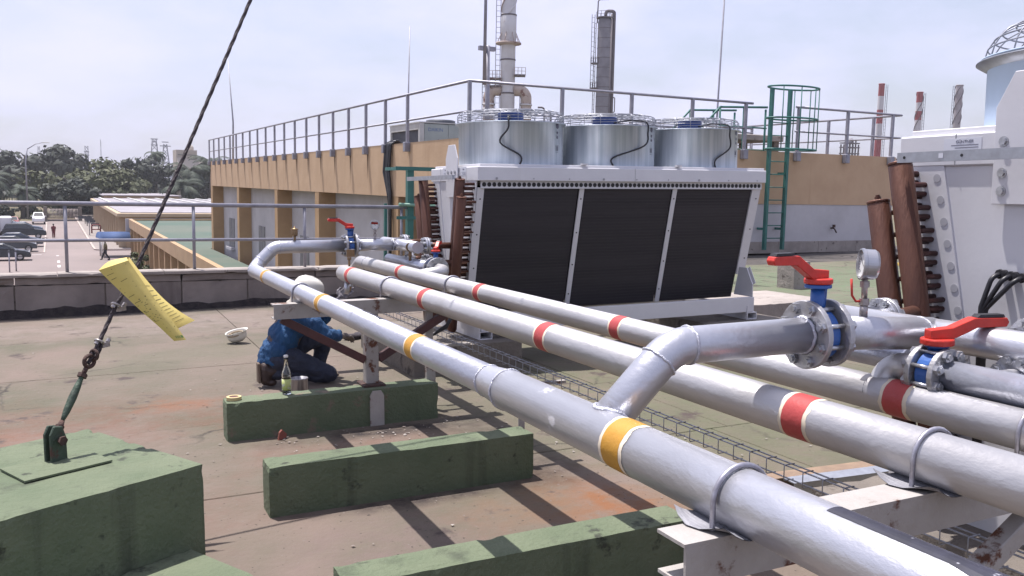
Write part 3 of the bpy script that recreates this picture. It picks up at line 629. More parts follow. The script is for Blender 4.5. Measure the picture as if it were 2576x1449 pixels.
gauge((2.405, YF, ZBF+rB-0.004), 0.135, (-0.3, -0.95, 0.0), 'round gauge with red label on the distant pipe branch', 0.044, mark=True)
gauge((XL-0.06, 7.55, ZL+rl-0.004), 0.115, (-0.3, -0.95, 0), 'small brown gauge on the lower header of the far unit', 0.038, case=brass, facecol=brass)
v = thing('air_vent', (1.66, YF, ZBF+r1), 'small brass air vent standing on the distant pipe branch', 'vent')
b = V(1.66, YF, ZBF+r1-0.004)
MB().tube([b, b+V(0, 0, 0.045)], 0.011, 12).build('stem', brass, v)
mb = MB(); mb.lathe([(0.001, 0.04), (0.024, 0.042), (0.028, 0.055), (0.028, 0.105), (0.024, 0.112), (0.008, 0.114), (0.008, 0.128), (0.001, 0.13)], b, (0, 0, 1), 20); mb.disc(b+V(0, 0, 0.098), (0, 0, 1), 0.033, 0.008, 20); mb.build('vent_body', brass, v)
v = thing('drain_cock', (X2+0.012, 7.15, Z2+r2), 'small brown cock on top of the blunt pipe end', 'valve')
b = V(X2+0.012, 7.12, Z2+r2-0.004)
MB().tube([b, b+V(0, 0, 0.06)], 0.010, 12).build('stem', brass, v); MB().disc(b+V(0, 0, 0.055), (0, 0, 1), 0.018, 0.022, 6).build('hex_body', brass, v); MB().box(b.x-0.02, b.x+0.045, b.y-0.006, b.y+0.006, b.z+0.08, b.z+0.14).build('tap_handle', brass, v)

# ------------------------------------------------------------------ support frames
def frame(y, label, x0, x1, foot):
    t = thing('pipe_support', (1.73, y, 0), label, 'pipe support', 'painted steel pipe supports')
    mb = MB(); mb.box(x0, x1, y-0.05, y+0.05, CH-0.008, CH); mb.box(x0+0.004, x1-0.004, y-0.05, y-0.042, CH-0.10, CH-0.0082); mb.box(x0+0.004, x1-0.004, y-0.0418, y+0.05, CH-0.10, CH-0.092); mb.build('channel', whitesteel, t)
    mb = MB(); mb.box(1.70, 1.79, y-0.04, y+0.05, foot, CH-0.1005); mb.build('post', whitesteel, t, bevel=0.004)
    for s, xe in ((-1, x0+0.06), (1, 2.36)):
        mb = MB(); mb.bar((1.745+s*0.05, y-0.012, 0.44), (xe, y-0.012, CH-0.105), 0.055, 0.05, (0, 1, 0)); mb.build('brace', brownsteel if y > 3 else whitesteel, t, bevel=0.003)
    return t
f1 = frame(5.93, 'rusty white pipe support in front of the kneeling worker', 1.07, 2.55, 0.27)
mb = MB(); mb.box(1.665, 1.825, 5.84, 6.03, 0.248, 0.272); mb.build('rust_foot', rusty, f1, bevel=0.006)
mb = MB(); mb.prism([(-0.05, -0.20), (0.05, -0.20), (0.05, 0.01), (0.03, 0.045), (-0.03, 0.045), (-0.05, 0.01)], (1.735, 5.768, 0.20), (1, 0, 0), (0, 0, 1), 0.01)
mb.build('anchor_plate', whitesteel, f1)
mb = MB(); mb.box(2.16, 2.21, 5.93, 5.97, 0.25, CH-0.1005); mb.build('post', whitesteel, f1)
f2 = frame(1.50, 'rusty white pipe support at the lower right corner', 1.10, 2.75, 0.0)
linm = pm('liner_sheet', (0.34, 0.34, 0.37), (0.24, 0.24, 0.27), 20, 0.5, 0.3, 0.4, 60, stretch=(8, 1, 1))
for X, r_ in ((X1, r1L), (X2, r2)):
    mb = MB(); N = 10
    for i in range(N):
        for j in range(3):
            pass
    vs = []; nu = 12
    for j in range(7):
        y = 1.40+0.20*j/6
        for i in range(nu+1):
            x = X-0.105+0.20*i/nu; lift = 0.030*max(0, (abs(x-X)-0.035)/0.07)**2 if x < X else 0.006*max(0, (x-X)/0.1)
            vs.append((x+0.012*math.sin(j*1.1), y, CH+0.003+lift*(0.5+0.5*math.cos(j*0.9))))
    fs = [(j*(nu+1)+i, j*(nu+1)+i+1, (j+1)*(nu+1)+i+1, (j+1)*(nu+1)+i) for j in range(6) for i in range(nu)]
    mb.add(vs, fs, True); mb.add([(a, b_, c_-0.0015) for a, b_, c_ in vs], [tuple(reversed(q)) for q in fs], True); mb.build('liner_sheet', linm, f2)
for y, lb in ((6.03, 'thin rusty angle post at the end of the farthest green sleeper'), (4.545, 'thin rusty angle post at the end of the middle green sleeper')):
    t = thing('angle_post', (2.265, y, 0), lb, 'post', 'angle posts of the cable tray')
    MB().box(2.225, 2.265, y, y+0.005, 0.0, 0.47).box(2.260, 2.265, y+0.0052, y+0.04, 0.0, 0.47).build('angle', whitesteel, t)
    MB().box(2.215, 2.565, y+0.041, y+0.075, 0.455, 0.472).build('arm', whitesteel, t)

# wire cable tray
ct = thing('wire_cable_tray', (2.5, 4.5, 0.475), 'galvanised wire mesh cable tray running beneath the pipes', 'cable tray')
zt = 0.478
for (x, z) in ((2.44, zt+0.054), (2.475, zt+0.054), (2.44, zt+0.005)):
    MB().tube([(x, 0.2, z), (x, 8.3, z)], 0.0032, 6).build('long_wire', wire, ct)
mb = MB(); prof = [(2.478, zt+0.0585), (2.43, zt+0.0585), (2.4255, zt+0.054), (2.4255, zt-0.001), (2.43, zt-0.0045), (2.475, zt-0.0045)]
mb.tube([V(x-2.44, 0, z-zt)+ORIGIN[ct.name] for x, z in prof], 0.0024, 6); cw = mb.build('cross_wire', wire, ct)
cw.location = V(2.44, 0.25, zt)-ORIGIN[ct.name]
for k in range(1, 80): piece(cw, ct, V(2.44, 0.25+k*0.101, zt)-ORIGIN[ct.name])
# ------------------------------------------------------------------ dry coolers
UX0, UX1 = 3.20, 6.50
labelm = pm('label_print', (0.16, 0.16, 0.20), None, 5, 0.7)
labelbg = pm('label_foil', (0.60, 0.61, 0.66), None, 5, 0.5)
def cooler(Yc, ztop, label, big, nfan=3):
    t = thing('dry_cooler', ((UX0+UX1)/2, Yc, 0.25), label, 'cooling unit', 'white dry cooler units')
    og = ORIGIN[t.name]
    hy = 0.585
    for s in (-1, 1):
        y0, y1 = sorted((Yc+s*hy, Yc+s*(hy-0.05)))
        MB().box(UX0+0.02, UX1-0.06, y0, y1, 0.33, 0.49).build('base_rail', casing, t, bevel=0.004)
        # end gusset carrying the coil frame
        yy = Yc+s*(hy-0.003); pr = [(0, 0.492), (-s*0.30, 0.492), (-s*0.22, 0.80), (-s*0.10, 0.80), (0, 0.63)]
        if s > 0: pr = pr[::-1]
        for xx in (UX1-0.085,):
            MB().prism(pr if s < 0 else pr, (xx, yy, 0), (0, 1, 0), (0, 0, 1), 0.012).build('gusset', casing, t)
            MB().bar((xx+0.03, yy+(-s)*0.012, 0.63), (xx+0.03, yy-s*0.108, 0.80), 0.05, 0.006, (1, 0, 0)).build('gusset_lip', casing, t)
    for x in (UX0, UX1-0.16):
        mb = MB(); x1 = x+0.13
        mb.box(x, x+0.008, Yc-hy-0.01, Yc+hy+0.01, 0.25, 0.40); mb.box(x1-0.008, x1, Yc-hy-0.01, Yc+hy+0.01, 0.25, 0.327); mb.box(x+0.0082, x1-0.0082, Yc-hy-0.01, Yc+hy+0.01, 0.25, 0.258); mb.box(x+0.0082, x1-0.0082, Yc-hy-0.01, Yc+hy+0.01, 0.319, 0.327)
        mb.build('foot_channel', casing, t)
    # V-shaped coils, tilted: top outwards
    cols = [(UX0+0.075, 4.265), (4.345, 5.360), (5.440, UX1-0.10)]
    src = {}
    for s in (-1, 1):
        yt, zt_, yb, zb = Yc+s*0.535, 1.655, Yc+s*0.245, 0.46
        dn = V(0, yb-yt, zb-zt_).normalized(); nrm = V(0, s*1.0, 0)-dn*(s*dn.y); nrm.normalize()
        def slat(x0, x1, off, th, name, mat, zt2=zt_, zb2=zb):
            a = V(0, yt, zt_)+dn*((zt_-zt2)/-dn.z)+nrm*off; b = V(0, yt, zt_)+dn*((zt_-zb2)/-dn.z)+nrm*off
            vs = [V(x, *(p+nrm*q).yz) for q in (0, th) for p in (a, b) for x in (x0, x1)]
            return MB().add(vs, [(0,1,3,2), (4,6,7,5), (0,4,5,1), (2,3,7,6), (0,2,6,4), (1,5,7,3)]).build(name, mat, t)
        for (a, b) in cols: slat(a, b, -0.10, 0.10, 'coil_panel', fin)
        if s < 0 and not big:
            for ci, (a, b) in enumerate(cols):
                for k in range(1, 38):
                    zz = zt_-k*(zt_-zb)/38; q = V((a+b)/2, yt, zt_)+dn*((zt_-zz)/-dn.z)+nrm*0.0005
                    key = 'row%d' % ci
                    if key not in src: src[key] = MB().bar(og-V((b-a)/2-0.004, 0, 0), og+V((b-a)/2-0.004, 0, 0), 0.007, 0.004, nrm).build('tube_row', pm('tube_row', (0.030, 0.026, 0.031), (0.018, 0.017, 0.02), 9, 0.6), t); src[key].location = q-og
                    else: piece(src[key], t, q-og)
        for (a, b) in ((4.268, 4.342), (5.363, 5.437)):
            slat(a+0.012, b-0.010, 0.001, 0.010, 'divider', casing)
        slat(UX0+0.005, UX0+0.072, 0.001, 0.012, 'side_frame', casing); slat(UX1-0.098, UX1+0.012, -0.09, 0.105, 'side_frame', casing, 1.70, 0.72)
        if s < 0:
            for xx in (UX0+0.04, 4.305, 5.40, UX1-0.03):
                for zz in (1.55, 1.22, 0.90, 0.60):
                    q = V(xx, yt, zt_)+dn*((zt_-zz)/-dn.z)+nrm*(0.012 if xx < UX0+0.1 or xx < 5.5 else 0.016)
                    if 'screw' not in src: src['screw'] = MB().disc(og, nrm, 0.0075, 0.003, 8).build('screw', dark, t); src['screw'].location = q-og
                    else: piece(src['screw'], t, q-og)
        # perforated strip with the tube ends, under the hood
        ys = Yc+s*0.565
        MB().box(UX0+0.03, UX1+0.01, *sorted((ys, ys-s*0.012)), 1.645, 1.712).build('tube_strip', casing, t)
        n = 64 if s < 0 else 0
        for k in range(n):
            x = UX0+0.062+k*(UX1-UX0-0.09)/63; q = V(x, ys+s*0.0005, 1.680)
            if 'hole' not in src: src['hole'] = MB().disc(og, (0, s, 0), 0.0205, 0.0025, 14).build('tube_hole', dark, t); src['hole'].location = q-og
            else: piece(src['hole'], t, q-og)
        # end tube sheet on the pipe side
        vs = []; 
        w0, w1 = -0.02, 0.125
        for x in (UX0-0.012, UX0+0.0):
            for (yy, zz) in ((yt+s*0.02, 1.72), (yt-s*0.15, 1.72), (yb-s*0.13, 0.40), (yb+s*0.04, 0.40)): vs.append((x, yy, zz))
        MB().add(vs, [(0,1,2,3), (7,6,5,4), (0,4,5,1), (1,5,6,2), (2,6,7,3), (3,7,4,0)]).build('tube_sheet', casing, t)
        # return bends and header stubs
        NB = 26
        for k in range(NB):
            z = 1.685-k*0.0475; f_ = (zt_-z)/(zt_-zb); yy = yt+(yb-yt)*f_-s*(0.03+0.032*(k % 2))
            if 'rb' not in src:
                pts = [V(0, 0, 0)]+[V(-0.075-0.036*math.sin(a), 0, -0.019+0.019*math.cos(a)) for a in [math.pi*i/8 for i in range(9)]]+[V(0, 0, -0.038)]
                src['rb'] = MB().tube([p+og for p in pts], 0.0112, 8).build('return_bend', copper_dk, t); src['rb'].location = V(UX0-0.012, yy, z)-og
            else: piece(src['rb'], t, V(UX0-0.012, yy, z)-og)
        # the two copper collectors of this coil
        hx = 3.055
        for (ht, hb, ytop, ybot, r_, dx) in ((1.735, 0.36, Yc+s*0.49, Yc+s*0.215, 0.048, 0.0), (1.575, 0.30, Yc+s*0.575, Yc+s*0.315, 0.046, -0.02)):
            a = V(hx+dx, ytop, ht); b = V(hx+dx, ybot, hb); dd = (b-a).normalized()
            h = MB().tube([a+dd*0.012, a+dd*0.02, b-dd*0.03, b], [r_*0.86, r_, r_, r_*0.7], 28).build('copper_collector', copper, t)
            MB().disc(a+dd*0.016, -dd, r_*1.03, 0.012, 28, 0.003).disc(a+dd*0.004, -dd, 0.014, 0.016, 6).disc(a-dd*0.008, -dd, 0.009, 0.012, 8).build('collector_cap', copper, h)
            for k in range(13):
                z = ht-0.055-k*0.0925
                if z < 0.42: break
                f_ = (ht-z)/(ht-hb); y1_ = ytop+(ybot-ytop)*f_; f2_ = (zt_-z)/(zt_-zb); y2_ = yt+(yb-yt)*f2_-s*0.03-(0.0 if dx == 0 else -s*0.045)
                MB().tube(bend([(hx+dx, y1_, z), (hx+dx+0.07, y2_, z), (UX0, y2_, z)], 0.03, 4), 0.0105, 8).build('copper_stub', copper, h)
        # nozzles from the collectors to the flanges of the header pipes
        for (zz, dx, ys_, x_a) in ((ZH, 0.0, Yc+s*0.305, XH+0.18), ((ZN if s < 0 else ZL+0.01) if big else ZL, -0.02, (1.76 if big and s < 0 else Yc+s*0.245), (XN if s < 0 else XL+0.15)+0.18 if big else XL+0.18)):
            ht, hb, ytop, ybot = (1.735, 0.36, Yc+s*0.49, Yc+s*0.215) if dx == 0 else (1.575, 0.30, Yc+s*0.575, Yc+s*0.315)
            yc_ = ytop+(ybot-ytop)*(ht-zz)/(ht-hb)
            MB().tube([(x_a-0.002, ys_, zz), (x_a+0.07, ys_, zz), (hx, yc_, zz)], 0.030, 18).build('copper_nozzle', copper, t)
        if big and s > 0:
            for k in range(13):
                z = 1.665-k*0.09; q = V(UX0-0.013, yt+(yb-yt)*(zt_-z)/(zt_-zb)-0.125, z)
                if 'pd' not in src: src['pd'] = MB().disc(og, (-1, 0, 0), 0.017, 0.0012, 20).build('punched_disc', pm('punched_steel', (0.40, 0.40, 0.43), None, 4, 0.5), t); src['pd'].location = q-og
                else: piece(src['pd'], t, q-og)
    # end panel between the coils
    vs = []
    for x in (UX0-0.004, UX0+0.02):
        for (yy, zz) in ((Yc-0.44, 1.7122), (Yc+0.44, 1.7122), (Yc+0.12, 0.402), (Yc-0.12, 0.402)): vs.append((x, yy, zz))
    MB().add(vs, [(3,2,1,0), (4,5,6,7), (0,1,5,4), (1,2,6,5), (2,3,7,6), (3,0,4,7)]).build('end_panel', casing, t)
    # hood
    MB().box(UX0-0.015, UX1+0.035, Yc-0.605, Yc+0.605, 1.7125, 1.843).build('hood', casing, t, bevel=0.006)
    MB().box(UX0+0.02, UX1+0.03, Yc-0.575, Yc+0.575, 1.8435, 1.868).build('top_plate', casing, t, bevel=0.003)
    for x in (4.87,): MB().box(x, x+0.004, Yc-0.6062, Yc-0.60, 1.714, 1.841).build('hood_seam', casing2, t)
    for y in (Yc-0.33, Yc+0.33, ): MB().box(UX0-0.0162, UX0-0.01, y, y+0.004, 1.714, 1.841).build('hood_seam', casing2, t)
    for k in range(9):
        q = V(UX0+0.17+k*0.38, Yc-0.606, 1.735); r_ = 0.006 if k % 3 else 0.012
        MB().disc(q, (0, -1, 0), r_, 0.004, 8).build('screw', casing2, t)
    for x in (4.30, 5.40): MB().box(x-0.03, x+0.03, Yc-0.612, Yc-0.572, 1.8685, 1.884).build('clip', casing, t)
    # lifting bracket at the centre of the end
    MB().prism([(-0.15, 1.56), (0.15, 1.56), (0.15, 1.93), (0.08, 2.06), (-0.08, 2.06), (-0.15, 1.93)], (UX0-0.026, Yc, 0), (0, -1, 0), (0, 0, 1), 0.012).build('lifting_bracket', casing, t, bevel=0.002)
    for y in (-0.09, 0.0, 0.09) if not big else (-0.11, 0.11):
        for z in (1.80,) if not big else (1.80, 1.68, 1.61):
            MB().disc((UX0-0.032, Yc+y, z), (-1, 0, 0), 0.014, 0.010, 6).disc((UX0-0.032, Yc+y, z), (-1, 0, 0), 0.020, 0.003, 14).build('bolt', boltm, t)
    # strut across the collectors
    MB().box(2.975, 3.00, Yc-0.62 if big else Yc-0.50, Yc+0.435 if big else Yc+0.76, 1.725, 1.765).box(3.0002, 3.02, Yc-0.62 if big else Yc-0.50, Yc+0.435 if big else Yc+0.76, 1.761, 1.765).build('strut', strutm, t)
    if big:
        MB().box(2.9735, 2.9748, Yc+0.22, Yc+0.24, 1.738, 1.756).build('sticker', labelbg, t)
        for yy in (0.40, 0.14): MB().disc((2.9748, Yc+yy, 1.745), (-1, 0, 0), 0.006, 0.001, 12).build('slot', dark, t)
    # rating label(s)
    for (yy, w, hh) in ((Yc+0.30, 0.17, 0.055),) if big else ((Yc+0.20, 0.14, 0.075), (Yc-0.26, 0.14, 0.075)):
        lp = MB().box(UX0-0.0165, UX0-0.0155, yy-w/2, yy+w/2, 1.768, 1.768+hh).build('rating_label', labelbg, t)
        tt = text('rating_text', 'GÜNTNER' if big else 'GÜN', 0.017, labelm, t, (UX0-0.0168, yy+(0.03 if big else 0.015), 1.768+hh*0.66), (R(90), 0, R(-90)))
        for k in range(3): MB().box(UX0-0.0170, UX0-0.0167, yy-w*0.42, yy+w*(0.1+0.1*k), 1.774+k*0.010, 1.777+k*0.010).build('label_line', labelm, lp)
    # fans
    fan0 = None; zt0, zt1 = 1.8685, ztop
    for i in range(nfan):
        fx = 3.80+i*1.085; c = V(fx, Yc, 0)
        if fan0 is None:
            f = bpy.data.objects.new('fan', None); 
            Rr = 0.515 if not big else 0.535; rim = 0.032
            mb = MB(); mb.lathe([(Rr, zt0), (Rr, zt1), (Rr+rim, zt1+0.004), (Rr+rim, zt1+0.010), (Rr-0.008, zt1+0.010), (Rr-0.008, zt0)], c, (0, 0, 1), 72)
            f = mb.build('fan_drum', galv if not big else pm('pale_blue_sheet', (0.44, 0.54, 0.68), (0.40, 0.50, 0.63), 4, 0.5, 0.05, 0.02, 20), t)
            if big: MB().lathe([(Rr+0.002, zt1-0.035), (Rr+0.045, zt1-0.008), (Rr+0.045, zt1-0.003), (Rr+0.002, zt1-0.02)], c, (0, 0, 1), 72).build('flared_rim', strutm, f)
            gz = zt1+0.012; gh = 0.115 if not big else 0.15
            mb = MB(); prof = [(Rr+0.012, 0), (Rr+0.012, gh*0.22), (Rr+0.012, gh*0.44), (Rr+0.008, gh*0.66), (Rr-0.01, gh*0.86), (Rr-0.06, gh*0.97), (Rr-0.14, gh), (Rr-0.22, gh), (Rr-0.30, gh), (Rr-0.38, gh)] if not big else [(Rr+0.012, 0), (Rr+0.002, gh*0.28), (Rr-0.02, gh*0.52), (Rr-0.05, gh*0.72), (Rr-0.10, gh*0.88), (Rr-0.17, gh*0.97), (Rr-0.25, gh), (Rr-0.33, gh), (Rr-0.40, gh)]
            for k, (r_, z) in enumerate(prof): MB().ring(c+V(0, 0, gz+z), (0, 0, 1), r_, 0.0034, 60, 6).build('grille_ring', wire, f)
            for k in range(20):
                a = 2*math.pi*k/20; MB().tube([c+V(r_*math.cos(a), r_*math.sin(a), gz+z+0.003) for r_, z in prof], 0.0032, 5).build('grille_spoke', wire, f)
            mb = MB(); mb.lathe([(0.001, gz-0.05), (0.10, gz-0.05), (0.118, gz-0.03), (0.128, gz-0.02), (0.128, gz+gh-0.008), (0.118, gz+gh-0.004), (0.001, gz+gh-0.004)], c, (0, 0, 1), 32, False); mo = mb.build('motor', motor, f)
            for k in range(5):
                a = 2*math.pi*k/5; e = V(math.cos(a), math.sin(a), 0); s_ = V(-math.sin(a), math.cos(a), 0)
                vs = [c+e*0.11+V(0, 0, gz-0.16)-s_*0.05, c+e*0.48+V(0, 0, gz-0.19)-s_*0.13, c+e*0.48+V(0, 0, gz-0.11)+s_*0.13, c+e*0.11+V(0, 0, gz-0.10)+s_*0.05]
                MB().add(vs+[p+V(0, 0, 0.004) for p in vs], [(3,2,1,0), (4,5,6,7), (0,1,5,4), (1,2,6,5), (2,3,7,6), (3,0,4,7)]).build('blade', dark, f)
            # marks stamped on the drum, facing the front
            a = R(-55); 
            for (zz, r_) in ((zt1-0.02, 0.026), (zt1-0.085, 0.013), (zt1-0.128, 0.013)):
                MB().disc(c+V(math.cos(a), math.sin(a), 0)*(Rr-0.004)+V(0, 0, zz), (math.cos(a), math.sin(a), 0), r_, 0.007, 16).build('knockout', pm('knockout', (0.10, 0.10, 0.14), None, 5, 0.6), f)
            fan0 = f
        else:
            f = dup(fan0, t); f.location = V(1.085*i, 0, 0)+fan0.location
    # numbers and power cables on each drum
        a = R(-55.5); q = V(fx, Yc, 0)+V(math.cos(a), math.sin(a), 0)*0.5172
        fo = f
        for k, (dxx, h0, h1) in enumerate(((-0.022, 0.205, 0.255), (0.0, 0.215, 0.255), (0.016, 0.20, 0.255))):
            aa = a+dxx/0.515; e = V(math.cos(aa), math.sin(aa), 0)
            MB().bar(V(fx, Yc, zt1-h1)+e*0.5165, V(fx, Yc, zt1-h0)+e*0.5165, 0.005, 0.002, e).build('stencil_mark', labelm, t)
        MB().bar(V(fx, Yc, zt1-0.268)+V(math.cos(a-.05), math.sin(a-.05), 0)*0.5165, V(fx, Yc, zt1-0.268)+V(math.cos(a+.04), math.sin(a+.04), 0)*0.5165, 0.005, 0.003, (0, 0, 1)).build('stencil_mark', labelm, t)
        if not big: text('fan_number', ('3', '3', '1')[i], 0.045, labelm, t, q+V(-0.01, -0.002, zt1-0.318), (R(90), 0, a+R(90)))
        if not big:
            a1 = (-118, -70, -78)[i]; a2 = (-106, -112, -96)[i]
            e1 = V(math.cos(R(a1)), math.sin(R(a1)), 0); e2 = V(math.cos(R(a2)), math.sin(R(a2)), 0); e3 = V(math.cos(R((a1+a2)/2+(-14, 16, 10)[i])), math.sin(R((a1+a2)/2+(-14, 16, 10)[i])), 0)
            o_ = V(fx, Yc, 0)
            P4 = [o_+e1*0.118+V(0, 0, zt1+0.06), o_+e1*0.33+V(0, 0, zt1+0.075), o_+e1*0.53+V(0, 0, zt1+0.045), o_+e1*0.55+V(0, 0, zt1-0.06), o_+e3*0.545+V(0, 0, zt1-0.19), o_+e2*0.535+V(0, 0, zt1-0.31), o_+e2*0.532+V(0, 0, zt0+0.002)]
            pts = []
            for k in range(len(P4)-1):
                g = lambda j: P4[max(0, min(len(P4)-1, j))]
                for u in [m_/6 for m_ in range(6)]:
                    p0, p1_, p2_, p3_ = g(k-1), g(k), g(k+1), g(k+2)
                    pts.append(0.5*((2*p1_)+(p2_-p0)*u+(2*p0-5*p1_+4*p2_-p3_)*u*u+(3*p1_-p0-3*p2_+p3_)*u**3))
            pts.append(P4[-1]); MB().tube(pts, 0.0085, 8).build('power_cable', cablem, t)
    return t
cooler(7.955, 2.262, 'white V-shaped dry cooler with three fans and black coils in the middle of the roof', False)
u2 = cooler(2.145, 2.150, 'near white dry cooler at the right edge with brown copper collectors on its end', True, nfan=2)
# cable glands on the near unit's end panel
for k in range(3):
    y = 2.235-k*0.045; z = 1.292-k*0.004
    g = MB().tube([(UX0-0.004, y, z), (UX0-0.035, y, z)], 0.016, 14).disc((UX0-0.03, y, z), (-1, 0, 0), 0.019, 0.012, 8).build('cable_gland', blackrubber, u2)
    MB().tube(bend([(UX0-0.03, y, z), (UX0-0.075, y+0.005, z-0.01), (UX0-0.085+0.006*k, 2.272-0.006*k, z-0.13), (UX0-0.075+0.006*k, 2.270-0.006*k, 0.45)], 0.03, 6), 0.0095, 10).build('cable', cablem, g)

# plinths and loose blocks round the coolers
t = rough_box(2.50, 3.55, 7.18, 8.85, -0.02, 0.25, 0.08, 0.004).build('plinth', conc, None, origin=(3.0, 8.0, 0)); tag(t, 'brown concrete plinth under the left end of the far cooler', 'plinth')
t = rough_box(5.75, 6.78, 7.28, 8.75, -0.02, 0.25, 0.08, 0.004).build('plinth', conc, None, origin=(6.3, 8.0, 0)); tag(t, 'concrete plinth under the right end of the far cooler', 'plinth')
t = rough_box(6.9, 8.6, 8.35, 9.6, -0.02, 0.24, 0.08, 0.006).build('concrete_slab', conc_lt, None, origin=(7.7, 9.0, 0)); tag(t, 'low brown concrete slab right of the far cooler', 'concrete slab')
t = rough_box(10.62, 10.98, 11.2, 11.6, -0.02, 0.46, 0.08, 0.006).build('concrete_stub', conc_lt, None, origin=(10.55, 11.4, 0)); tag(t, 'upright concrete stub on the green paving behind the red lever', 'concrete block')
t = rough_box(2.95, 3.75, 1.2, 2.95, -0.02, 0.25, 0.1, 0.004).build('plinth', conc, None, origin=(3.3, 2.1, 0)); tag(t, 'concrete plinth under the near cooler at right', 'plinth')
# steel angle piece on the floor between the pipes
t = thing('steel_offcut', (3.66, 3.36, 0), 'galvanised steel offcut and timber lying on the roof under the pipes', 'steel bar')
mb = MB(); Mx = Matrix.Translation((3.66, 3.36, 0.0)) @ Matrix.Rotation(R(-6), 4, 'Z')
mb.box(-0.42, 0.34, -0.05, 0.05, 0.10, 0.106, Mx).box(-0.42, 0.34, -0.05, -0.044, 0.04, 0.0995, Mx); mb.build('channel', strutm, t)
mb = MB(); mb.box(-0.50, 0.30, 0.06, 0.16, 0.0, 0.10, Mx); mb.build('timber', pm('old_timber', (0.26, 0.18, 0.12), (0.18, 0.125, 0.09), 8, 0.85, 0, 0.4, 20), t)
# ================================================================== the level world: parapet, buildings, town
FRAME[0] = 'far'
G = -5.6
orange = pm('orange_render', (0.53, 0.37, 0.235), (0.47, 0.32, 0.20), 1.2, 0.9, 0, 0.25, 14, rnd=False, streak=((0.36, 0.225, 0.125), 1.6, 0.60))
orange_stain = pm('rain_streak_render', (0.145, 0.095, 0.06), (0.22, 0.14, 0.08), 3, 0.95)
ochre = pm('ochre_render', (0.43, 0.285, 0.155), (0.37, 0.24, 0.13), 1.5, 0.9, 0, 0.25, 14, rnd=False)
whitewall = pm('white_render', (0.50, 0.485, 0.50), (0.42, 0.405, 0.415), 1.0, 0.9, 0, 0.2, 12, rnd=False, streak=((0.30, 0.28, 0.26), 1.5, 0.63))
upvc = pm('white_downpipe', (0.60, 0.58, 0.56), (0.5, 0.48, 0.46), 4, 0.5)
shutter = pm('grey_shutter', (0.20, 0.20, 0.205), (0.16, 0.16, 0.165), 3, 0.6)
greenroof = pm('green_roof_felt', (0.055, 0.095, 0.072), (0.10, 0.115, 0.09), 0.12, 0.95, 0, 0.2, 3, rnd=False)
tan = pm('tan_render', (0.40, 0.27, 0.155), (0.34, 0.225, 0.13), 0.8, 0.9, 0, 0.2, 8, rnd=False)
tan_lt = pm('pale_tan_fascia', (0.46, 0.36, 0.25), (0.40, 0.31, 0.21), 0.6, 0.9, rnd=False)
greyroof = pm('grey_sheet_roof', (0.30, 0.28, 0.30), (0.20, 0.18, 0.20), 0.6, 0.7, rnd=False)

# ---- parapet with coping
PY = 12.75
par = thing('parapet_wall', (1.5, PY, -0.2), 'low weathered concrete parapet with pale coping along the roof edge', 'wall')
random.seed(11)
xs = [-8.6, -7.5, -6.45, -5.4, -4.4, -3.4, -2.4, -1.45, -0.46, 0.59, 1.545, 2.43, 3.40, 4.40, 5.40, 6.5]
for a, b in zip(xs[:-1], xs[1:]):
    g = 0.006
    rough_box(a+g, b-g, PY, PY+0.20, -0.6, 0.205, 0.12, 0.004, None, 0.01).build('block', para, par)
MB().box(-8.6, 6.5, PY+0.02, PY+0.18, -0.6, 0.20).build('mortar_core', conc, par)
for a, b in zip(xs[:-1:2], xs[2::2]+[6.5]):
    rough_box(a+0.006, b-0.006, PY-0.012, PY+0.21, 0.208, 0.305, 0.12, 0.003, None, 0.008).build('bond_beam', para, par)
x = -8.6
while x < 6.4:
    w = random.uniform(0.9, 1.3); rough_box(x+0.003, min(x+w, 6.5)-0.003, PY-0.06, PY+0.30, 0.308, 0.352+random.uniform(-0.003, 0.003), 0.1, 0.003, None, 0.008).build('coping_stone', conc_lt, par); x += w
# damp black growth along the foot of the wall
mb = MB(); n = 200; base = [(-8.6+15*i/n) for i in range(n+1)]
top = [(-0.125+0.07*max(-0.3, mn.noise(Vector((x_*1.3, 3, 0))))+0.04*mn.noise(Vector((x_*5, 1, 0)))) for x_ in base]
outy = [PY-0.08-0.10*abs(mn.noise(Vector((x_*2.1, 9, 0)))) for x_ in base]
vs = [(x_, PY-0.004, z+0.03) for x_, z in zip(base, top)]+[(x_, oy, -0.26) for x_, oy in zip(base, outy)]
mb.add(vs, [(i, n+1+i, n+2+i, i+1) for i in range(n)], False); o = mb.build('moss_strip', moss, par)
# ---- railing on the parapet
rl_ = thing('parapet_railing', (1.7, 12.9, 0.35), 'grey two-bar tubular railing on the low parapet at left', 'railing')
MB().tube([(-8, 12.9, 1.285), (4.98, 12.9, 1.235)], 0.029, 14).build('top_rail', greysteel, rl_)
MB().tube([(-8, 12.9, 0.815), (4.98, 12.9, 0.745)], 0.022, 12).build('mid_rail', greysteel, rl_)
for x in (-6.1, -4.55, -3.0, -1.42, 0.15, 1.74, 3.29, 4.80):
    MB().tube([(x, 12.905, 0.345), (x, 12.905, 1.25-0.00385*(x+8)+0.02)], 0.0215, 12).build('post', greysteel, rl_)

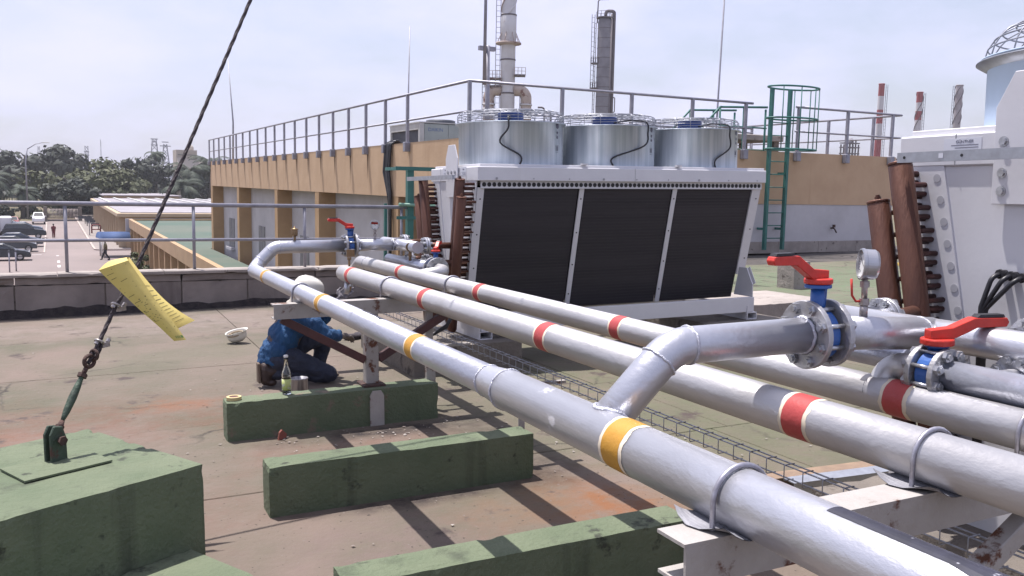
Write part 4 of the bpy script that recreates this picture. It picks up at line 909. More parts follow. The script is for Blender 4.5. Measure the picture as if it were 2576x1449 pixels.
# ---- orange building
BX0, BX1, BY0, BY1, BT = 8.05, 21.45, 17.46, 52.5, 2.63
ob = thing('orange_building', (14, 30, G), 'orange and white building with roof railing behind the coolers', 'building')
MB().box(BX0, BX0+0.25, BY0, BY1, 1.26, BT).build('fascia', orange, ob)
MB().box(BX0+0.2505, BX1, BY0, BY0+0.25, 1.26, BT).build('fascia', orange, ob)
MB().box(BX1-0.25, BX1, BY0+0.2505, BY1, 1.26, BT).build('fascia', orange, ob)
MB().box(BX0+0.0, BX1, BY1-0.25, BY1-0.0005, -5.6, 1.259).build('rear_wall', ochre, ob)
MB().box(BX0+0.26, BX1-0.26, BY0+0.26, BY1-0.26, 2.05, 2.15).build('roof', conc, ob)
MB().box(BX0+0.30, BX1-0.006, BY0+0.02, BY0+0.25, 0.27, 1.2595).build('white_wall', whitewall, ob)
for k in range(9):
    x0 = BX0+0.30+k*1.46; MB().box(x0+0.004, min(x0+1.456, BX1), BY0-0.03, BY0+0.24, -0.04, 0.268).build('base_block', conc_lt, ob, bevel=0.006)
MB().box(BX0, BX1+0.2, BY0-0.75, BY0-0.031, -0.42, -0.10).build('apron', pm('grey_apron', (0.30, 0.275, 0.27), (0.24, 0.22, 0.215), 2, 0.9), ob)
MB().box(BX1-0.3, BX1-0.01, BY0+0.26, BY1-0.26, -5.6, 1.2595).build('side_wall', whitewall, ob)
wx = 8.64
MB().box(wx, wx+0.25, BY0, BY1-0.26, -5.6, 1.2595).build('recessed_wall', whitewall, ob)
for y in (18.3, 21.91+0.225, 29.65+0.245, 35.81+0.295, 44.02+0.30, 52.19-0.03):
    MB().box(BX0+0.004, wx-0.001, y-0.24, y+0.26, -5.6, 1.2595).build('pilaster', ochre, ob)
for y in (22.75, 30.6, 36.75, 45.0):
    MB().tube([(wx-0.13, y, -5.6), (wx-0.13, y, 0.45 if y < 44 and y > 31 else 1.2)], 0.10, 14).build('downpipe', upvc, ob)
for (y0, y1, z0, z1) in ((48.6, 50.1, -2.0, -0.45), (41.0, 42.3, -2.2, -0.5), (33.2, 34.5, -2.6, -0.5), (26.2, 27.6, -3.0, -0.95), (23.4, 24.2, -2.6, -1.6)):
    w_ = MB().box(wx-0.03, wx-0.001, y0, y1, z0, z1).build('window', shutter, ob)
    MB().box(wx-0.22, wx-0.0005, y0-0.08, y1+0.08, z0-0.14, z0-0.001).build('sill', whitewall, w_)
    MB().box(wx-0.045, wx-0.0305, (y0+y1)/2-0.03, (y0+y1)/2+0.03, z0, z1).build('mullion', greysteel, w_)
# rain streaks below the railing brackets and brackets themselves
posts = [52.45]+[50.88-1.654*k for k in range(19)]
for y in posts[:-1]:
    mb = MB(); L_ = random.uniform(0.55, 0.95); mb.add([(BX0-0.002, y-0.05, 2.40), (BX0-0.002, y+0.05, 2.40), (BX0-0.002, y+0.012, 2.40-L_)], [(0, 1, 2), (2, 1, 0)]); mb.build('rain_streak', orange_stain, ob)
# railing of the orange building
br_ = thing('roof_railing', (BX0, 30, 2.4), 'grey two-bar railing along the top of the orange building', 'railing')
RT, RM = 3.81, 3.175
MB().tube([(BX0-0.05, BY1, RT), (BX0-0.05, BY0-0.05, RT), (15.95, BY0-0.05, RT)], 0.032, 10).build('top_rail', greysteel, br_)
MB().tube([(17.45, BY0-0.05, RT), (BX1+0.05, BY0-0.05, RT), (BX1+0.05, BY0+9, RT)], 0.032, 10).build('top_rail', greysteel, br_)
MB().tube([(BX0-0.05, BY1, RM), (BX0-0.05, BY0-0.05, RM)], 0.024, 10).build('mid_rail', greysteel, br_)
MB().tube([(BX0-0.05, BY0-0.05, RM), (15.95, BY0-0.05, RM)], 0.024, 10).build('mid_rail', greysteel, br_)
MB().tube([(17.45, BY0-0.05, RM), (BX1+0.05, BY0-0.05, RM), (BX1+0.05, BY0+9, RM)], 0.024, 10).build('mid_rail', greysteel, br_)
def rpost(x, y, ox, oy):
    p_ = MB().box(x-0.035, x+0.035, y-0.035, y+0.035, 2.42, RT-0.01).build('post', greysteel, br_)
    MB().box(x-0.075-ox*0.02, x+0.075-ox*0.02, y-0.075-oy*0.02, y+0.075-oy*0.02, 2.40, 2.64).build('bracket', greysteel, p_, bevel=0.01)
for y in posts: rpost(BX0-0.052, y, 1, 0)
for x in (8.0, 10.3, 12.2, 14.01, 15.72, 17.55, 19.37, 21.15): rpost(x, BY0-0.052, 0, 1)
for k in range(5): rpost(BX1+0.052, BY0+0.9+1.7*k, -1, 0)
# inner railing round the roof edge seen through the first
ir = thing('inner_roof_railing', (18, 23, 2.15), 'second railing on the orange building roof behind the ladder', 'railing')
MB().tube([(15.2, 22.5, 3.55), (21.3, 23.2, 3.55)], 0.028, 8).build('top_rail', greysteel, ir); MB().tube([(15.2, 22.5, 3.0), (21.3, 23.2, 3.0)], 0.022, 8).build('mid_rail', greysteel, ir)
for x in (15.2, 17.2, 19.2, 21.3): MB().tube([(x, 22.5+0.115*(x-15.2), 2.1), (x, 22.5+0.115*(x-15.2), 3.55)], 0.026, 8).build('post', greysteel, ir)

# cage ladder
la = thing('cage_ladder', (16.7, 17.2, 0), 'green caged steel ladder fixed to the orange and white wall', 'ladder')
LX0, LX1, LY = 16.36, 16.98, 17.18
for x in (LX0, LX1): MB().box(x-0.035, x+0.035, LY-0.05, LY+0.05, 0.08, 4.20).build('stile', greenladder, la)
for k in range(10): MB().tube([(LX0, LY, 0.38+k*0.33), (LX1, LY, 0.38+k*0.33)], 0.014, 8).build('rung', greenladder, la)
for z in (0.62, 2.06): 
    for x in (LX0, LX1): MB().box(x-0.02, x+0.02, LY+0.051, BY0, z-0.03, z+0.03).build('wall_bracket', greenladder, la)
hoopc = (LX0+LX1)/2+0.34
def hoop(z): return [(LX0, LY+0.03, z)]+[(hoopc+0.66*math.cos(a)*1.05-0.0, LY-0.05+0.36*math.sin(a), z+0.05*math.sin(a)) for a in [math.pi*1.02+(-math.pi*2.04)*(i/22) for i in range(23)]]+[(LX1, LY-0.03, z)]
cx_, cy_ = (LX0+LX1)/2, LY-0.10
for z in (4.26, 3.47, 2.68):
    pts = [V(LX0, LY-0.02, z)]+[V(17.12+0.80*math.cos(a), LY-0.32+0.36*math.sin(a), z) for a in [math.pi*0.98-math.pi*1.96*i/26 for i in range(27)]][::1]
    pts = [V(17.12+0.80*math.cos(2*math.pi*i/30), LY+0.02+0.42*math.sin(2*math.pi*i/30), z) for i in range(31)]
    MB().tube(pts, 0.024, 8, caps=False).build('cage_hoop', greenladder, la)
for a in (20, -25, -60, -100, -140, 60):
    q = V(17.12+0.80*math.cos(R(a)), LY+0.02+0.42*math.sin(R(a)), 0); MB().tube([q+V(0, 0, 2.68), q+V(0, 0, 4.26)], 0.014, 6).build('cage_bar', greenladder, la)
# green handrails at the ladder head
hr = thing('green_handrail', (16, 18.5, 2.15), 'green handrails at the head of the caged ladder', 'railing')
for y in (17.9, 19.1):
    MB().tube([(14.6, y, 3.05), (15.3, y, 3.72), (16.9, y, 3.80)], 0.03, 8).build('handrail', greenladder, hr); MB().tube([(15.3, y, 3.25), (16.9, y, 3.25)], 0.022, 8).build('mid_bar', greenladder, hr)
    for x in (15.3, 16.1, 16.85): MB().tube([(x, y, 2.1), (x, y, 3.74)], 0.028, 8).build('post', greenladder, hr)
ht = thing('roof_hatch', (16.2, 20.5, 2.15), 'dark green roof hatch with slab cover on the orange building', 'hatch')
MB().box(14.6, 18.8, 19.6, 21.4, 2.1, 2.80).build('kerb', pm('dark_green_paint', (0.04, 0.075, 0.05), (0.06, 0.09, 0.06), 3, 0.8), ht, bevel=0.03)
MB().box(17.4, 20.2, 20.6, 22.4, 3.12, 3.30).build('cover_slab', conc_lt, ht, bevel=0.02)
for x, y in ((17.6, 20.8), (20.0, 20.8), (17.6, 22.2), (20.0, 22.2)): MB().box(x-0.1, x+0.1, y-0.1, y+0.1, 2.1, 3.119).build('leg', conc, ht)
tp = thing('wall_tap', (19.0, 17.4, 0.6), 'small dark tap sticking out of the white wall', 'tap')
MB().tube(bend([(19.05, 17.48, 0.62), (19.05, 17.36, 0.62), (19.12, 17.33, 0.50)], 0.04, 5), 0.02, 8).build('spout', rusty, tp); MB().box(19.0, 19.1, 17.36, 17.38, 0.64, 0.72).build('tap_handle', rusty, tp)
# black cable bundle over the fascia
cb = thing('cable_bundle', (8.0, 22.5, 1.0), 'thick black cable bundle hanging down the orange wall', 'cables')
for k in range(7):
    y = 22.28+0.07*k; w = random.uniform(-0.05, 0.05)
    MB().tube(bend([(BX0+0.6, y, 2.30), (BX0+0.12, y, 2.74), (BX0-0.07, y+w*0.4, 2.62), (BX0-0.08, y+w+0.12, 1.9), (BX0-0.07, y*0.55+22.3*0.45+w, 1.35), (BX0-0.06, 22.28+0.02*k, 0.98 if k > 2 else -1.8)], 0.08, 4), 0.032, 7).build('cable', cablem, cb)
# rooftop air conditioner
acm = pm('ac_casing', (0.36, 0.40, 0.38), (0.30, 0.34, 0.33), 3, 0.6); acdk = pm('ac_dark', (0.05, 0.055, 0.07), (0.08, 0.085, 0.10), 4, 0.6); bluetxt = pm('blue_text', (0.10, 0.16, 0.32), None, 3, 0.6)
acl = pm('ac_pale', (0.52, 0.52, 0.50), (0.46, 0.46, 0.44), 4, 0.6)
ac = thing('rooftop_air_conditioner', (10.2, 23, 2.15), 'grey-green rooftop air conditioner behind the railing of the orange building', 'air conditioner')
AX0, AX1, AY0, AY1, AZ0, AZ1 = 9.08, 10.75, 23.0, 25.4, 2.15, 3.30
MB().box(AX0+0.12, AX1, AY0+0.02, AY1, AZ0, AZ1-0.03).build('body', acm, ac)
for a, b in ((AX0+0.13, 9.93), (9.94, AX1)): MB().box(a, b, AY0-0.004, AY0+0.019, AZ0+0.03, AZ1-0.04).build('door_panel', acm, ac, bevel=0.006)
MB().box(AX0-0.01, AX0+0.119, AY0-0.01, AY0+0.1, AZ0, AZ1-0.02).build('corner_post', acl, ac)
MB().box(AX0-0.01, AX0+0.1, AY1-0.1, AY1, AZ0, AZ1-0.02).build('corner_post', acl, ac)
MB().box(AX0-0.012, AX0+0.115, AY0+0.101, AY1-0.101, AZ1-0.20, AZ1-0.02).build('end_beam', acl, ac)
MB().box(AX0+0.05, AX0+0.118, AY0+0.102, AY1-0.102, AZ0+0.02, AZ1-0.202).build('coil_opening', acdk, ac)
MB().box(AX0+0.02, AX0+0.049, AY0+0.11, AY1-0.11, AZ0+0.55, AZ0+0.60).build('cross_bar', acl, ac)
MB().box(AX0-0.03, AX1+0.03, AY0-0.02, AY1+0.02, AZ1-0.0195, AZ1+0.01).build('lid', acl, ac)
for y in (23.6, 24.7): MB().lathe([(0.42, AZ1+0.011), (0.42, AZ1+0.10), (0.36, AZ1+0.12), (0.30, AZ1+0.10), (0.001, AZ1+0.09)], (9.95, y, 0), (0, 0, 1), 24).build('fan_guard', acdk, ac)
text('maker_name', 'DAIKIN', 0.135, bluetxt, ac, (AX0+0.24, AY0-0.006, AZ1-0.24), (R(90), 0, 0))
for x in (9.63, 10.42): MB().prism([(-0.05, 0), (0.05, 0), (0, 0.09)], (x, AY0-0.0055, AZ0+0.62), (1, 0, 0), (0, 0, 1), 0.002).build('warning_mark', labelm, ac)
MB().prism([(-0.13, 0), (0.10, 0), (0.13, 0.06), (0.07, 0.13), (0.0, 0.15), (-0.1, 0.12), (-0.15, 0.06)], (10.2, AY0-0.0055, AZ0+0.33), (1, 0, 0), (0, 0, 1), 0.002).build('torn_sticker', labelbg, ac)
# green access gate on the parapet
gf = thing('green_access_frame', (4.93, 12.9, 0.35), 'green steel access frame rising beyond the far pipe bends', 'frame')
MB().box(4.885, 4.985, 12.86, 12.96, -0.6, 1.86).build('post', greenladder, gf); MB().box(5.52, 5.60, 12.86, 12.96, -0.6, 1.80).build('post', greenladder, gf)
MB().box(4.68, 5.60, 12.84, 12.859, 1.80, 1.86).build('cross_bar', greenladder, gf); MB().tube([(4.73, 12.83, 1.28), (5.6, 12.83, 1.25)], 0.026, 8).build('cross_bar', pm('pale_green_paint', (0.16, 0.30, 0.22), None, 4, 0.5), gf); MB().box(4.7, 5.6, 12.84, 12.858, 1.05, 1.10).build('cross_bar', greenladder, gf)
MB().box(4.70, 4.745, 13.4, 13.445, -1.5, 1.28).build('post', greenladder, gf); MB().box(4.70, 4.745, 12.87, 13.39, 1.80, 1.85).build('cross_bar', greenladder, gf)

# ---- lightning rods
def rod(pts, r_, label, clamp=None):
    t = thing('lightning_rod', pts[0], label, 'mast', 'thin masts on the roofs'); MB().tube(pts, r_, 8).build('mast', greysteel, t)
    if clamp: MB().cbox(clamp, 0.42, 0.10, 0.10).build('clamp', greysteel, t)
    return t
rod([(8.3, 46.9, 2.2), (8.27, 46.5, 4.5), (8.22, 47.4, 7.75)], [0.05, 0.04, 0.012], 'thin lightning rod near the left end of the orange building')
rod([(8.3, 21.9, 2.1), (8.38, 22.1, 3.2), (8.5, 22.3, 5.70)], [0.035, 0.025, 0.010], 'short thin rod above the rooftop air conditioner')
t = rod([(9.45, 19.5, 2.1), (9.42, 19.5, 4.93)], [0.06, 0.06], 'grey mast with a clamp in front of the tall chimney', (9.40, 19.5, 4.86))
MB().tube([(9.32, 19.45, 4.0), (9.36, 19.5, 9.0)], [0.045, 0.03], 8).build('upper_rod', greysteel, t)
rod([(15.1, 17.8, 2.2), (15.2, 17.9, 3.2), (15.75, 18.4, 9.0)], [0.03, 0.025, 0.018], 'slanting thin rod above the green handrails')
# loose bits by the foot of the building
yr = MB(); pts = [V(16.9+0.45*math.cos(a*1.3)+0.02*a, 13.6+0.25*math.sin(a*2.1), 0.0) for a in [i*0.22 for i in range(40)]]
t = yr.tube(pts, 0.02, 6).build('yellow_hose', pm('yellow_hose', (0.45, 0.30, 0.05), None, 3, 0.6), None, origin=(16.9, 13.6, 0)); tag(t, 'yellow hose coiled on the green paving at the far right', 'hose')
HAZE = 0.0003
# ------------------------------------------------------------------ ground, road, pavement
grass = pm('dry_grass', (0.09, 0.088, 0.04), (0.14, 0.11, 0.068), 0.08, 1.0, 0, 0.5, 0.8, rnd=False)
asphalt = pm('dusty_asphalt', (0.225, 0.182, 0.170), (0.185, 0.152, 0.143), 0.12, 0.95, 0, 0.2, 3, rnd=False, rust=(0.13, 0.11, 0.105), rust_scale=0.3, rust_at=0.64)
paving = pm('pale_paving', (0.26, 0.225, 0.21), (0.21, 0.185, 0.172), 0.3, 0.95, rnd=False)
kerbm = pm('kerb_concrete', (0.44, 0.37, 0.33), (0.36, 0.30, 0.27), 0.8, 0.9)
roadpaint = pm('road_paint', (0.62, 0.60, 0.58), None, 2, 0.8)
struct(MB().box(-700, 1100, 14, 1150, G-0.3, G-0.012).build('ground', grass))
struct(MB().box(-40, 8.6, 54, 162, G-0.3, G-0.004).build('road', asphalt))
struct(MB().box(3.72, 7.5, 96.5, 190, G-0.2, G+0.11).build('pavement', paving))
kb = sroot('kerb', (3.6, 120, G)); 
kpts = [(3.62, y) for y in range(190, 97, -3)]+[(3.62+1.2*(1-math.cos(a)), 97.0-1.2*math.sin(a)) for a in [R(q) for q in (15, 40, 65, 90)]]+[(6.6, 95.8), (8.3, 95.8)]
for a, b in zip(kpts[:-1], kpts[1:]): MB().bar((a[0], a[1], G+0.06), (b[0], b[1], G+0.06), 0.2, 0.14).build('kerb_stone', kerbm, kb)
kl = sroot('bay_edge', (-0.8, 120, G)); MB().box(-0.86, -0.72, 94, 157, G-0.01, G+0.05).build('edge_strip', kerbm, kl); MB().box(-4.5, -0.861, 94, 94.15, G-0.01, G+0.05).build('edge_strip', kerbm, kl)
rm = sroot('road_marking', (0.3, 90, G))
for y in (66, 72.5, 79.7, 84): MB().box(0.25, 0.45, y-0.9, y+0.9, G-0.0035, G+0.002).build('dash', roadpaint, rm)
MB().box(0.2, 0.42, 90.1, 90.6, G-0.0035, G+0.002).build('dash', roadpaint, rm); MB().box(-6, -1.0, 92.0, 92.15, G-0.0035, G+0.002).build('line', roadpaint, rm)

# ------------------------------------------------------------------ low buildings
lb = thing('green_roofed_building', (7, 65, G), 'low tan building with green flat roof along the street', 'building')
RZ = -2.32
MB().box(6.55, 8.0, 38, 52.7, RZ-0.15, RZ).build('roof', greenroof, lb); MB().box(6.55, 30, 52.7005, 88.4, RZ-0.15, RZ).build('roof', greenroof, lb)
MB().box(6.27, 6.55, 38, 88.7, -2.98, -2.18).build('fascia', tan, lb); MB().box(6.551, 30, 88.401, 88.7, -2.98, -2.18).build('fascia', tan, lb)
MB().box(6.0, 6.6, 88.72, 89.0, -3.4, -2.15).build('end_plate', whitewall, lb)
MB().box(7.25, 7.5, 38, 88.3, G, -2.99).build('wall', whitewall, lb)
y = 40.0
while y < 88.6:
    MB().box(6.32, 7.249, y-0.22, y+0.22, G, -2.985).build('pilaster', ochre, lb); y += 3.4
for y in (45.5, 52.3, 59.1, 65.9, 72.7, 79.5): MB().box(7.22, 7.249, y-1.2, y-0.2, G+0.2, G+2.2).build('door', shutter, lb)
MB().box(6.60, 30, 87.6, 87.62, -2.1, -2.06).build('cable_duct', greysteel, lb)
lb2 = thing('pale_roofed_building', (9, 130, G), 'long tan building with pale flat roof farther down the street', 'building')
MB().box(5.8, 34, 97, 165, -2.35, -1.95).build('roof', tan_lt, lb2, bevel=0.05)
MB().box(6.6, 33, 97.8, 164, G, -2.352).build('wall', tan, lb2)
MB().box(6.2, 33.5, 98, 164.5, -1.9495, -1.88).build('roof_sheet', greyroof, lb2)
for k in range(12): MB().box(7+k*2.2, 7.3+k*2.2, 120, 164, -1.879, -1.72).build('roof_rib', acl, lb2)
y = 98.5
while y < 160:
    MB().box(5.95, 6.599, y-0.2, y+0.2, G, -2.353).build('pilaster', tan_lt, lb2); y += 4.0
MB().box(8, 20, 166, 190, G, -1.5).build('rear_block', tan_lt, lb2); MB().box(7.6, 20.4, 165.6, 190.4, -1.499, -1.35).build('rear_roof', greyroof, lb2)
# blue awning
bluecan = pm('blue_awning', (0.035, 0.075, 0.19), (0.028, 0.06, 0.15), 1, 0.8)
aw = thing('blue_awning', (5, 88, G), 'blue barrel awning on posts at the street door', 'awning')
mb = MB(); n = 12; vs = []
for x in (3.75, 6.27):
    for i in range(n+1):
        a = math.pi*i/n; vs.append((x+(0.25*math.cos(a) if x < 4 else 0), 88.6-1.6*math.cos(a), -3.95+0.62*math.sin(a)))
fs = [(i, i+1, n+2+i, n+1+i) for i in range(n)]; mb.add(vs, fs+[tuple(reversed(range(n+1))), tuple(range(n+1, 2*n+2))], True); mb.build('canopy', bluecan, aw)
for x, y in ((3.85, 87.1), (3.85, 90.1), (4.05, 87.1)): MB().tube([(x, y, G), (x, y, -3.9)], 0.07, 8).build('post', upvc, aw)
# gate
ga = thing('street_gate', (1.5, 160, G), 'closed bar gate between two pillars at the end of the street', 'gate')
gatem = pm('gate_paint', (0.50, 0.43, 0.39), (0.44, 0.37, 0.34), 2, 0.7)
for x in (-0.95, 4.05): MB().box(x-0.28, x+0.28, 159.7, 160.3, G, G+2.35).build('pillar', conc, ga, bevel=0.03)
for k in range(22):
    x = -0.55+k*0.2; MB().tube([(x, 160, G+0.3), (x, 160, G+2.05)], 0.04, 6).build('bar', gatem, ga)
for z in (0.3, 1.95): MB().box(-0.66, 3.76, 159.97, 160.03, G+z-0.04, G+z+0.04).build('rail', gatem, ga)
MB().box(-0.66, 3.76, 159.95, 160.05, G+0.05, G+0.26).build('kick_plate', acdk, ga)
# street furniture
st = thing('round_sign', (4.0, 119.8, G), 'round road sign on a thin pole by the kerb', 'sign'); MB().tube([(4.0, 119.8, G+0.1), (4.0, 119.8, G+2.4)], 0.05, 8).build('pole', greysteel, st); MB().disc((4.0, 119.74, G+2.2), (0, -1, 0), 0.33, 0.03, 20).build('disc', acdk, st)
hy_ = thing('hydrant_pipes', (4.8, 124, G), 'dark red hydrant pipework behind the round sign', 'pipe'); redpipe = pm('dark_red_pipe', (0.16, 0.03, 0.03), None, 2, 0.6)
MB().tube(bend([(4.4, 124, G), (4.4, 124, G+1.2), (5.4, 124, G+1.2), (5.4, 124, G)], 0.25, 4), 0.09, 8).build('loop', redpipe, hy_); MB().tube([(4.4, 124, G+0.6), (5.4, 124, G+0.6)], 0.07, 8).build('cross_pipe', redpipe, hy_)
for k, (x, y, w) in enumerate(((5.0, 150, 1.3), (5.0, 143, 1.2), (5.2, 134, 1.0), (4.3, 158, 1.2))):
    t = thing('dark_bench', (x, y, G), ('dark bench by the gate pillar', 'second dark bench from the gate along the pavement', 'dark bench nearest the hydrant pipework', 'dark bench beside the right gate pillar')[k], 'bench', 'benches on the pavement')
    MB().box(x-w/2, x+w/2, y-0.25, y+0.25, G+0.5, G+0.58).build('seat', acdk, t); MB().box(x-w/2, x+w/2, y+0.2, y+0.25, G+0.6, G+0.95).build('backrest', acdk, t)
    for s in (-1, 1): MB().box(x+s*(w/2-0.1)-0.05, x+s*(w/2-0.1)+0.05, y-0.2, y+0.2, G+0.11, G+0.499).build('leg', acdk, t)
for k, (x, y) in enumerate(((-2.97, 75.5), (-2.56, 76.2))):
    t = thing('bollard_post', (x, y, G), ('left thin post beside the black sedan', 'right thin post beside the black sedan')[k], 'post', 'thin posts in the car park'); MB().tube([(x, y, G), (x, y, G+1.5)], 0.05, 8).build('shaft', greysteel, t); MB().tube([(x, y, G+1.5), (x, y, G+1.62)], 0.065, 8).build('cap', acdk, t)
# street lamp
sl_ = thing('street_lamp', (-3.6, 168, G), 'tall street lamp with curved arm among the trees', 'street lamp')
MB().tube([(-3.6, 168, G), (-3.6, 168, 4.0), (-3.3, 168, 6.0)], [0.16, 0.11, 0.09], 8).build('pole', greysteel, sl_); MB().tube([(-3.3, 168, 6.0), (-2.0, 168, 6.9), (-0.9, 168, 7.2)], [0.08, 0.06, 0.05], 8).build('arm', greysteel, sl_); MB().cbox((-0.5, 168, 7.2), 1.1, 0.3, 0.16).build('lamp_head', acl, sl_, bevel=0.05)

# ------------------------------------------------------------------ cars
glassm = pm('car_glass', (0.02, 0.025, 0.03), None, 3, 0.08, 0, spec=0.8); tyre = pm('tyre', (0.015, 0.015, 0.015), None, 5, 0.85); rimm = pm('rim', (0.42, 0.42, 0.44), None, 5, 0.35, 0.8)
headl = pm('headlamp_lens', (0.55, 0.55, 0.58), None, 5, 0.15); taill = pm('tail_lamp', (0.30, 0.01, 0.01), None, 5, 0.25)
PROF = {  # side outline x (front +), z ; roof line separately
 'sedan': dict(L=4.5, H=1.45, body=[(-2.2, 0.32), (-2.25, 0.70), (-2.1, 0.95), (-1.3, 0.98), (0.85, 0.98), (1.7, 0.86), (2.15, 0.72), (2.25, 0.45), (2.2, 0.30)], cab=[(-1.75, 0.97), (-1.05, 1.42), (0.15, 1.45), (1.05, 0.97)]),
 'suv': dict(L=4.5, H=1.75, body=[(-2.2, 0.40), (-2.25, 0.85), (-2.2, 1.10), (-1.3, 1.12), (0.9, 1.12), (1.8, 1.02), (2.18, 0.88), (2.25, 0.5), (2.2, 0.38)], cab=[(-2.12, 1.11), (-1.85, 1.70), (0.1, 1.74), (1.05, 1.11)]),
 'hatch': dict(L=4.0, H=1.5, body=[(-1.95, 0.35), (-2.0, 0.75), (-1.9, 1.0), (-1.2, 1.02), (0.8, 1.0), (1.5, 0.88), (1.92, 0.72), (2.0, 0.45), (1.95, 0.32)], cab=[(-1.85, 1.0), (-1.45, 1.46), (0.1, 1.5), (1.0, 0.99)])}
def car(x, y, rz, kind, col, label):
    pr = PROF[kind]; M = Matrix.Translation((x, y, G)) @ Matrix.Rotation(rz, 4, 'Z'); hw = 0.86
    t = thing('parked_car', (x, y, G), label, 'car', 'cars in the car park'); pm_ = pm('car_paint_'+col[0], col[1], None, 4, 0.3, 0.0, coat=0.25)
    def loft(poly, w0, w1, name, mat, par, taper=None):
        n = len(poly); mb = MB(); rows = [(-w0, 0.0), (-w1, 1.0)]; vs = []
        for wy in (-w0, -w0*0.94, w0*0.94, w0):
            sh = 0.93 if abs(wy) == w0 else 1.0
            zc = sum(p[1] for p in poly)/n
            for (px, pz) in poly:
                tz = (pz-poly[0][1])/(max(p[1] for p in poly)-poly[0][1]+1e-6)
                vs.append(M @ Vector((px*(0.985 if sh < 1 else 1), wy*(1-(1-w1/w0)*tz), zc+(pz-zc)*sh)))
        fs = [tuple(range(n)), tuple(reversed(range(3*n, 4*n)))]
        for r_ in range(3):
            for i in range(n): fs.append((r_*n+i, (r_+1)*n+i, (r_+1)*n+(i+1) % n, r_*n+(i+1) % n))
        mb.add(vs, fs, False); return mb.build(name, mat, par, bevel=0.02)
    loft(pr['body'], hw, hw*0.93, 'body', pm_, t)
    c = pr['cab']; cb_ = loft(c, hw*0.93, hw*0.72, 'cabin', pm_, t)
    # glass: windscreen, rear window, side windows set proud of the cabin
    def quad(ps, name, par): 
        n_ = (Vector(ps[1])-Vector(ps[0])).cross(Vector(ps[2])-Vector(ps[0])).normalized()*0.006
        a = [M @ (Vector(p)+n_) for p in ps]; b = [M @ (Vector(p)-n_) for p in ps]
        MB().add(a+b, [(0,1,2,3), (7,6,5,4), (0,4,5,1), (1,5,6,2), (2,6,7,3), (3,7,4,0)]).build(name, glassm, par)
    (ax_, az_), (bx_, bz_), (cx__, cz__), (dx_, dz_) = c
    w0, w1 = hw*0.93*0.86, hw*0.72*0.86
    L_ = lambda p, q, u: (p[0]+(q[0]-p[0])*u, p[1]+(q[1]-p[1])*u)
    f0, f1_ = L_(c[3], c[2], 0.12), L_(c[3], c[2], 0.92); r0, r1_ = L_(c[0], c[1], 0.15), L_(c[0], c[1], 0.9)
    quad([(f0[0]+0.012, -w0, f0[1]), (f0[0]+0.012, w0, f0[1]), (f1_[0]+0.012, w1, f1_[1]), (f1_[0]+0.012, -w1, f1_[1])], 'windscreen', cb_)
    quad([(r0[0]-0.012, w0, r0[1]), (r0[0]-0.012, -w0, r0[1]), (r1_[0]-0.012, -w1, r1_[1]), (r1_[0]-0.012, w1, r1_[1])], 'rear_window', cb_)
    for s in (-1, 1):
        mid = (bx_+cx__)/2-0.05
        W0, W1 = s*(hw*0.93*0.985), s*(hw*0.72*1.03)
        for (xa, xb, ta, tb) in ((L_(c[0], c[1], 0.2)[0]+0.12, mid-0.04, bx_+0.1, mid-0.04), (mid+0.04, L_(c[3], c[2], 0.2)[0]-0.12, mid+0.04, cx__-0.02)):
            ps = [(xa, W0, az_+0.06), (xb, W0, az_+0.06), (tb, W1, cz__-0.10), (ta, W1, cz__-0.10)]
            quad(ps if s < 0 else ps[::-1], 'side_window', cb_)
    for xx in (pr['L']*0.31, -pr['L']*0.30):
        for s in (-1, 1):
            q = M @ Vector((xx, s*(hw-0.10), 0.33)); d_ = (M.to_3x3() @ Vector((0, s, 0)))
            wo = MB().lathe([(0.19, 0.0), (0.33, 0.0), (0.335, 0.03), (0.335, 0.16), (0.30, 0.185), (0.20, 0.185)], q-d_*0.08, d_, 20).build('wheel', tyre, t)
            MB().disc(q+d_*0.06, d_, 0.20, 0.035, 16, 0.01).build('rim', rimm, wo)
    for s in (-1, 1):
        MB().cbox(M @ Vector((pr['L']/2-0.16, s*0.62, pr['body'][6][1]+0.0)), 0.12, 0.36, 0.16, M.to_3x3()).build('headlight', headl, t, bevel=0.02)
        MB().cbox(M @ Vector((-pr['L']/2+0.10, s*0.66, pr['body'][1][1]+0.05)), 0.10, 0.24, 0.2, M.to_3x3()).build('tail_light', taill, t, bevel=0.02)
        MB().cbox(M @ Vector((cx__+0.65, s*(hw+0.08), az_+0.08)), 0.10, 0.18, 0.12, M.to_3x3()).build('wing_mirror', pm_, t, bevel=0.02)
    return t
BLK = ('black', (0.012, 0.013, 0.018)); DBL = ('navy', (0.02, 0.03, 0.06)); DGR = ('graphite', (0.035, 0.038, 0.045)); WHT = ('white', (0.70, 0.70, 0.70)); SLV = ('silver', (0.42, 0.42, 0.45)); RED_ = ('red', (0.24, 0.04, 0.04)); BLU = ('greyblue', (0.10, 0.13, 0.18))
car(-3.95, 86.4, 0, 'sedan', BLK, 'black sedan nearest the camera in the car park')
car(-3.35, 96.3, 0, 'hatch', DGR, 'dark grey hatchback parked behind the nearest black sedan')
car(-3.15, 102.9, 0, 'sedan', DBL, 'navy sedan parked in front of the black estate car')
car(-2.9, 116.6, 0, 'suv', BLK, 'tall black estate car in the middle of the parked row')
car(-3.3, 127.0, 0, 'sedan', BLU, 'grey-blue sedan parked behind the tall black estate car')
car(-5.0, 133.5, 0, 'hatch', SLV, 'silver hatchback left of the grey-blue sedan')
car(-1.85, 152.0, -math.pi/2, 'suv', WHT, 'white car facing the camera near the gate')
car(-5.0, 143.0, -math.pi/2, 'sedan', RED_, 'dark red car facing the camera at the back of the row')
tr = thing('white_truck', (-7.3, 118, G), 'white box truck cut off by the left edge of the car park', 'truck')
